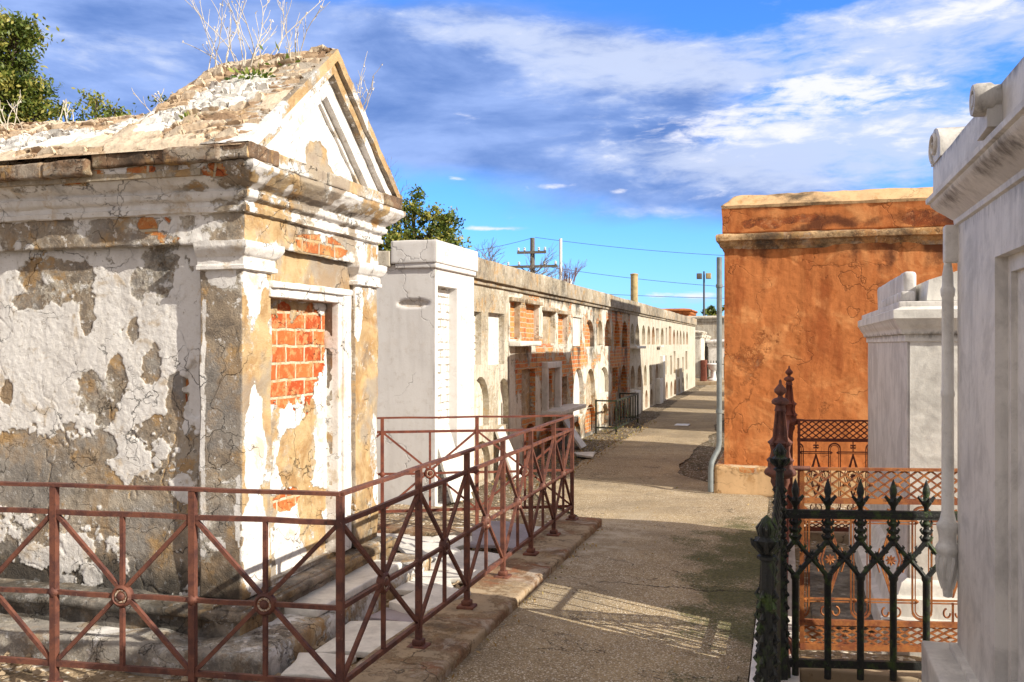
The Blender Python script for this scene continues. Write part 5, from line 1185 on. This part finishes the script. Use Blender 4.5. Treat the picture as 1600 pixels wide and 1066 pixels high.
# ================================================================ UTILITY POLES AND WIRES
up = on_d(832, 500, 60); zt = on_d(832, 372, 60)[2]
U = thing('utility_pole', 'weathered wooden utility pole with two crossarms beyond the vaults', 'utility pole', (up[0], up[1], 0))
m = MB(); m.tube([(up[0], up[1], 0), (up[0], up[1], zt)], .20, 8, .15); m.build('pole', M['pole'], U, 60)
for py, hw in ((395, .95), (417, 1.70)):
    z = on_d(832, py, 60)[2]; m = MB(); m.bar((up[0]-hw, up[1]-.25, z), (up[0]+hw, up[1]-.15, z), .14, .16); m.build('crossarm', M['pole'], U)
    for s in (-.93, -.5, .5, .93): m = MB(); m.lathe([(.04, z+.08), (.10, z+.16), (.05, z+.2), (.09, z+.28), (.02, z+.33)], (up[0]+s*hw, up[1]-.2, 0), 8); m.build('insulator', M['whitepole'], U, 60)
m = MB(); z = on_d(832, 417, 60)[2]
for s in (-1, 1): m.bar((up[0]+s*.8, up[1]-.2, z), (up[0], up[1]-.2, z-.55), .06)
m.build('brace', M['pole'], U)
wp = on_d(876, 500, 55); zt = on_d(876, 373, 55)[2]
W = thing('white_mast', 'slim white metal mast standing right of the utility pole', 'pole', (wp[0], wp[1], 0)); m = MB(); m.tube([(wp[0], wp[1], 0), (wp[0], wp[1], zt)], .09, 8); m.build('mast', M['whitepole'], W, 60)
z = on_d(884, 436, 55)[2]; m = MB(); m.rbox(wp[0]+.15, wp[0]+.65, wp[1]-.2, wp[1]+.2, 4.2, z, .2, .03, .05, 5, 430); m.build('equipment_box', M['whitepole'], W, 40)
yp = on_d(991, 500, 48); zt = on_d(991, 430, 48)[2]
W2 = thing('concrete_post', 'stout ochre concrete post rising behind the vault coping', 'post', (yp[0], yp[1], 0)); m = MB(); m.tube([(yp[0], yp[1], 0), (yp[0], yp[1], zt)], .19, 14); m.build('shaft', M['yellowpole'], W2, 60); m = MB(); m.lathe([(.19, zt-.02), (.21, zt), (.21, zt+.06), (.1, zt+.09)], (yp[0], yp[1], 0), 14); m.build('cap', M['yellowpole'], W2, 60)
lp_ = on_d(1100, 500, 66); zt = on_d(1100, 424, 66)[2]
Lp = thing('floodlight_pole', 'thin dark floodlight pole with two lamp heads at the far end', 'street lamp', (lp_[0], lp_[1], 0)); m = MB(); m.tube([(lp_[0], lp_[1], 0), (lp_[0], lp_[1], zt)], .09, 8, .06); m.build('pole', M['wire'], Lp, 60)
for s in (-1, 1): m = MB(); m.rbox(lp_[0]+s*.32-.18, lp_[0]+s*.32+.18, lp_[1]-.25, lp_[1]+.1, zt-.55, zt-.15, .15, .03); m.build('lamp_head', M['yellowpole'] if s > 0 else M['pole'], Lp, 40)
def wire(a, b, sag, label, r=.014):
    m = MB(); a, b = Vector(a), Vector(b); m.tube([tuple(a.lerp(b, t)-Vector((0, 0, sag*4*t*(1-t)))) for t in np.linspace(0, 1, 24)], r, 5); tag(m.build('power_line', M['wire'], None, 60), label, 'power line', 'power lines crossing the sky behind the vaults')
for (x0_, y0_, x1_, y1_, D, lab) in ((836, 371, 1400, 402, 60, 'topmost power line running right from the tip of the utility pole'), (849, 416, 1400, 455, 60, 'power line from the lower crossarm of the utility pole'),
                                     (820, 452, 1500, 462, 75, 'thin distant power line above the white horizon cloud'), (832, 372, 560, 400, 60, 'power line running left from the utility pole toward the evergreen')):
    wire(on_d(x0_, y0_, D), on_d(x1_, y1_, D), .5, lab, .016 if D == 60 else .02)

# ================================================================ TREES
def tree(label, base, crown, n, size, seed, trunk_r=.18, mat='leaf', name='evergreen_tree'):
    """crown: list of (x,y,z,rx,ry,rz) lobes"""
    rs = np.random.RandomState(seed); t = thing(name, label, 'tree', base); m = MB()
    cz = min(c[2] for c in crown); fork = Vector((base[0], base[1], max(1.2, (cz-base[2])*.55)))
    m.tube([Vector(base), fork.lerp(Vector(base), .5)+Vector((.08, .05, 0)), fork], trunk_r, 8, trunk_r*.7)
    vol = np.array([c[3]*c[4]*c[5] for c in crown])**.6; vol = vol/vol.sum(); Ps = []; sh = []
    for c, w in zip(crown, vol):
        cc = Vector(c[:3]); mid = fork.lerp(cc, .5)+Vector((rs.uniform(-.2, .2), rs.uniform(-.2, .2), .1)); m.tube([fork, mid, cc], trunk_r*.5, 6, trunk_r*.12)
        k = max(4, int(n*w/55))
        for j in range(k):      # twigs each carrying a clump
            d = rs.normal(0, 1, 3); d /= np.linalg.norm(d); rr = rs.uniform(.45, 1.0)**.6; p = np.array(c[:3])+d*np.array(c[3:])*rr
            if rs.rand() < .35: m.tube([cc, cc.lerp(Vector(p), .6)+Vector((0, 0, .05)), Vector(p)], trunk_r*.12, 4, trunk_r*.04)
            q = p+rs.normal(0, 1, (55, 3))*np.array([.16, .16, .10])*(.6+.35*max(c[3:]))*rs.uniform(.5, 1.25); Ps.append(q); sh.append(np.clip(rs.uniform(.1, .9)+rs.normal(0, .15, 55), 0, 1))
    m.build('trunk', M['bark'], t, 60); leafmesh('crown', np.concatenate(Ps), size, M[mat], t, seed+1, np.concatenate(sh)); return t
def C(px, py, D, rx, rz_, ry=None):
    x, y, z = on_d(px, py, D); k = D/FPX; return (x, y, z, rx*k, (ry or rx)*k, rz_*k)
D = 15; b = on_d(-30, 500, D)
tree('big golden green evergreen tree at the left edge behind the old tomb', (b[0], b[1], 0), [C(-60, 90, D, 95, 60), C(15, 70, D, 50, 42), C(45, 125, D, 36, 34), C(0, 160, D, 70, 40), C(-70, 180, D, 90, 60), C(30, 45, D, 22, 18), C(60, 175, D, 22, 20)], 24000, .042, 501)
b = on_d(165, 500, 16); tree('evergreen whose thin top shows above the low tomb roof', (b[0], b[1], 0), [C(100, 178, 16, 18, 14), C(150, 160, 16, 15, 14), C(180, 172, 16, 20, 10), C(268, 160, 16, 15, 8), C(170, 215, 16, 100, 28), C(225, 205, 16, 50, 18), C(105, 205, 16, 50, 25)], 2600, .045, 511, .12)
D = 19; b = on_d(640, 500, D)
tree('bushy evergreen tree behind the whitewashed vault', (b[0], b[1], 0), [C(610, 375, D, 45, 36), C(632, 330, D, 22, 22), C(680, 340, D, 24, 22), C(700, 355, D, 22, 18), C(665, 375, D, 40, 24), C(700, 388, D, 26, 16), C(600, 400, D, 70, 26), C(648, 312, D, 9, 14), C(560, 370, D, 40, 40)], 11000, .048, 521, .16)
b = on_d(1118, 500, 80); tree('small distant evergreen at the horizon left of the orange tomb', (b[0], b[1], 0), [C(1117, 486, 80, 12, 8), C(1108, 492, 80, 10, 6), C(1135, 488, 80, 16, 8)], 900, .22, 531, .2)
def baretree(label, base, h, seed, mat, lean=(0, 0), depth=6, spread=.55, r0=.06, name='bare_tree', start=.35, side=None):
    rd = random.Random(seed); t = thing(name, label, 'tree', base); m = MB()
    def br(p, d, L, r, k):
        pts = [p]; n = 3
        for i in range(n):
            d = (d+Vector((rd.gauss(0, .12), rd.gauss(0, .12), rd.gauss(.03, .08)))).normalized(); p = p+d*L/n; pts.append(p)
        m.tube(pts, r, 5 if r > .02 else 3, r*.7)
        if k == 0: return
        for j in range(3 if rd.random() < .55 else 2):
            e = (d+Vector((rd.gauss(0, spread)+lean[0]*.3, rd.gauss(0, spread), rd.gauss(.12, spread*.5)))).normalized(); br(pts[-1 if j < 2 else 2], e, L*rd.uniform(.62, .85), r*.66, k-1)
    p = Vector(base); q = p+Vector((lean[0]*h*.3, lean[1]*h*.3, h*start)); m.tube([p, q], r0*1.4, 7, r0); br(q, (Vector((lean[0], lean[1], 1))).normalized(), h*.22, r0, depth)
    m.build('branches', M[mat], t, 60); return t
b = on_d(668, 500, 20); baretree('leafless pale branches reaching out right of the bushy evergreen', (b[0], b[1], 0), 4.1, 4, 'barebark', (.45, .1), 6, .45, .05)
b = on_d(893, 500, 45); baretree('leafless reddish tree behind the vaults by the white mast', (b[0], b[1], 0), 5.4, 6, 'redtwig', (.0, 0), 6, .17, .06)
b = on_d(612, 500, 26); baretree('thin bare twigs rising just right of the old tomb gable', (b[0], b[1], 0), 6.2, 9, 'barebark', (0, 0), 6, .35, .05)

# ================================================================ SKY, SUN, CAMERA
SUNV = Vector((1, -.31, .62)).normalized()
el = math.asin(SUNV.z); az = math.atan2(SUNV.x, SUNV.y)
w = bpy.data.worlds.new('World'); scene.world = w; w.use_nodes = True; t = w.node_tree; t.nodes.clear()
class GW(G):
    def __init__(s, tree):
        s.t = tree; s.out = s.n('ShaderNodeOutputWorld'); tc = s.n('ShaderNodeTexCoord'); s.pos = tc.outputs['Generated']
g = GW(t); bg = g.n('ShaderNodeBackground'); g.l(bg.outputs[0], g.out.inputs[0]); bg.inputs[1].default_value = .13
sky = g.n('ShaderNodeTexSky', sky_type='NISHITA'); sky.sun_disc = False; sky.sun_elevation = el; sky.sun_rotation = az; sky.ozone_density = 2.2; sky.air_density = 1.0; sky.dust_density = .4
sx = g.n('ShaderNodeSeparateXYZ'); g.l(g.pos, sx.inputs[0])
AZ0 = -YAW
azn = g.math('ADD', g.math('ARCTAN2', sx.outputs[0], sx.outputs[1]), -AZ0); eln = g.math('ARCSINE', sx.outputs[2])
def pe(px, py):
    xc = (px-800)/FPX; return math.atan(xc), math.atan((538-py)/FPX*math.cos(math.atan(xc)))
cv = g.n('ShaderNodeCombineXYZ'); g.l(azn, cv.inputs[0]); g.l(g.math('MULTIPLY', eln, 3.2), cv.inputs[1]); wv = cv.outputs[0]
n1 = g.noise(3.1, 9, .56, vec=wv, dist=.55); n2 = g.noise(9, 8, .6, vec=wv, dist=.3); n4 = g.noise(24, 8, .62, vec=wv, dist=.4)
def blob(px, py, rx, ry, a=1.0, rot=0):
    ca, ce = pe(px, py); x = g.math('SUBTRACT', azn, ca); y = g.math('SUBTRACT', eln, ce)
    if rot:
        c_, s_ = cos(rot), sin(rot); x, y = g.math('ADD', g.math('MULTIPLY', x, c_), g.math('MULTIPLY', y, s_)), g.math('SUBTRACT', g.math('MULTIPLY', y, c_), g.math('MULTIPLY', x, s_))
    x = g.math('DIVIDE', x, rx/FPX); y = g.math('DIVIDE', y, ry/FPX)
    r = g.math('ADD', g.math('MULTIPLY', x, x), g.math('MULTIPLY', y, y)); return g.math('MULTIPLY', g.math('EXPONENT', g.math('MULTIPLY', r, -1)), a)
def add(*a):
    r = a[0]
    for b_ in a[1:]: r = g.math('ADD', r, b_)
    return r
k = g.mix(1.0, sky.outputs[0], (.38, .80, 1.5), 'MULTIPLY')
# deep blue higher up, pale near the horizon
k = g.mix(g.ramp(eln, 0, .16, .25, 0), k, (3.3, 5.0, 7.3))
# dark violet-blue cloud body
dm = add(blob(560, 110, 560, 120), blob(850, 190, 330, 95, .85, -.18), blob(60, 100, 300, 120, .6), blob(1180, 300, 300, 55, .75), blob(620, 170, 200, 60, .6), blob(1050, 120, 200, 60, .3))
dmk = g.ramp(g.math('ADD', dm, g.math('MULTIPLY', g.math('SUBTRACT', n1, .5), 1.5)), .25, .85)
dc = g.mix(g.ramp(g.math('ADD', g.math('MULTIPLY', n1, .65), g.math('MULTIPLY', n2, .35)), .36, .62), (.75, 1.35, 3.2), (2.15, 2.95, 5.2)); k = g.mix(g.math('MULTIPLY', dmk, .92), k, dc)
# pale lilac and white clouds
pm_ = add(blob(180, 85, 200, 45, .55), blob(800, 60, 260, 45, .75, -.12), blob(1000, 130, 200, 60, .55), blob(1480, 40, 330, 60, .95), blob(1250, 130, 180, 40, .35), blob(1400, 210, 260, 60, .65), blob(1150, 235, 330, 45, .8), blob(1230, 290, 260, 40, .5), blob(1050, 470, 130, 12, .7), blob(1000, 335, 160, 12, .5), blob(780, 357, 60, 5, .5), blob(400, 60, 110, 30, .35))
pmk = g.ramp(add(pm_, g.math('MULTIPLY', g.math('SUBTRACT', n1, .5), 1.3), g.math('MULTIPLY', g.math('SUBTRACT', n2, .5), 1.5), g.math('MULTIPLY', g.math('SUBTRACT', n4, .5), .9)), .34, 1.05)
k = g.mix(g.math('MULTIPLY', pmk, .85), k, (3.6, 4.1, 5.4))
wm = add(blob(1110, 205, 150, 34, 1.0), blob(1330, 150, 110, 24, .8), blob(1250, 132, 70, 14, .8), blob(1430, 205, 150, 40, .6), blob(1400, 60, 260, 40, .3), blob(1560, 180, 60, 30, .5), blob(870, 291, 34, 6, 1.0), blob(965, 298, 18, 5, .9), blob(760, 357, 50, 4, .8), blob(1050, 462, 120, 7, .8), blob(1500, 20, 150, 24, .7), blob(1100, 310, 80, 10, .5), blob(718, 279, 22, 4, .5))
wmk = g.ramp(add(wm, g.math('MULTIPLY', g.math('SUBTRACT', n2, .5), 2.2), g.math('MULTIPLY', g.math('SUBTRACT', n4, .5), 2.0)), .40, 1.15)
k = g.mix(g.math('MULTIPLY', wmk, .9), k, (5.5, 5.5, 6.1))
# bright broken cloud added outside the view as neutral fill light
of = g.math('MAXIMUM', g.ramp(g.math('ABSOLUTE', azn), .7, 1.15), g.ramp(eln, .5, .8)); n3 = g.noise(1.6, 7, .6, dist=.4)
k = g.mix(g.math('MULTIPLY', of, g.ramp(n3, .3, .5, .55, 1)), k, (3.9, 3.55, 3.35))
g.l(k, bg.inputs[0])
sun = bpy.data.lights.new('sun', 'SUN'); sun.energy = 4.8; sun.angle = R(.5); sun.color = (1, .92, .78)
so = bpy.data.objects.new('sun', sun); COL.objects.link(so); so.rotation_euler = SUNV.to_track_quat('Z', 'Y').to_euler()
cam = bpy.data.cameras.new('camera'); cam.sensor_width = 36; cam.lens = 36*FPX/1600; cam.shift_y = 5/1600; cam.clip_end = 2000; cam.clip_start = .05
co = bpy.data.objects.new('camera', cam); COL.objects.link(co); co.location = (0, 0, EYE); co.rotation_euler = (R(90), 0, YAW); scene.camera = co
scene.view_settings.view_transform = 'Standard'; scene.view_settings.look = 'None'; scene.view_settings.exposure = .52; scene.view_settings.gamma = 1
scene.render.engine = 'CYCLES'
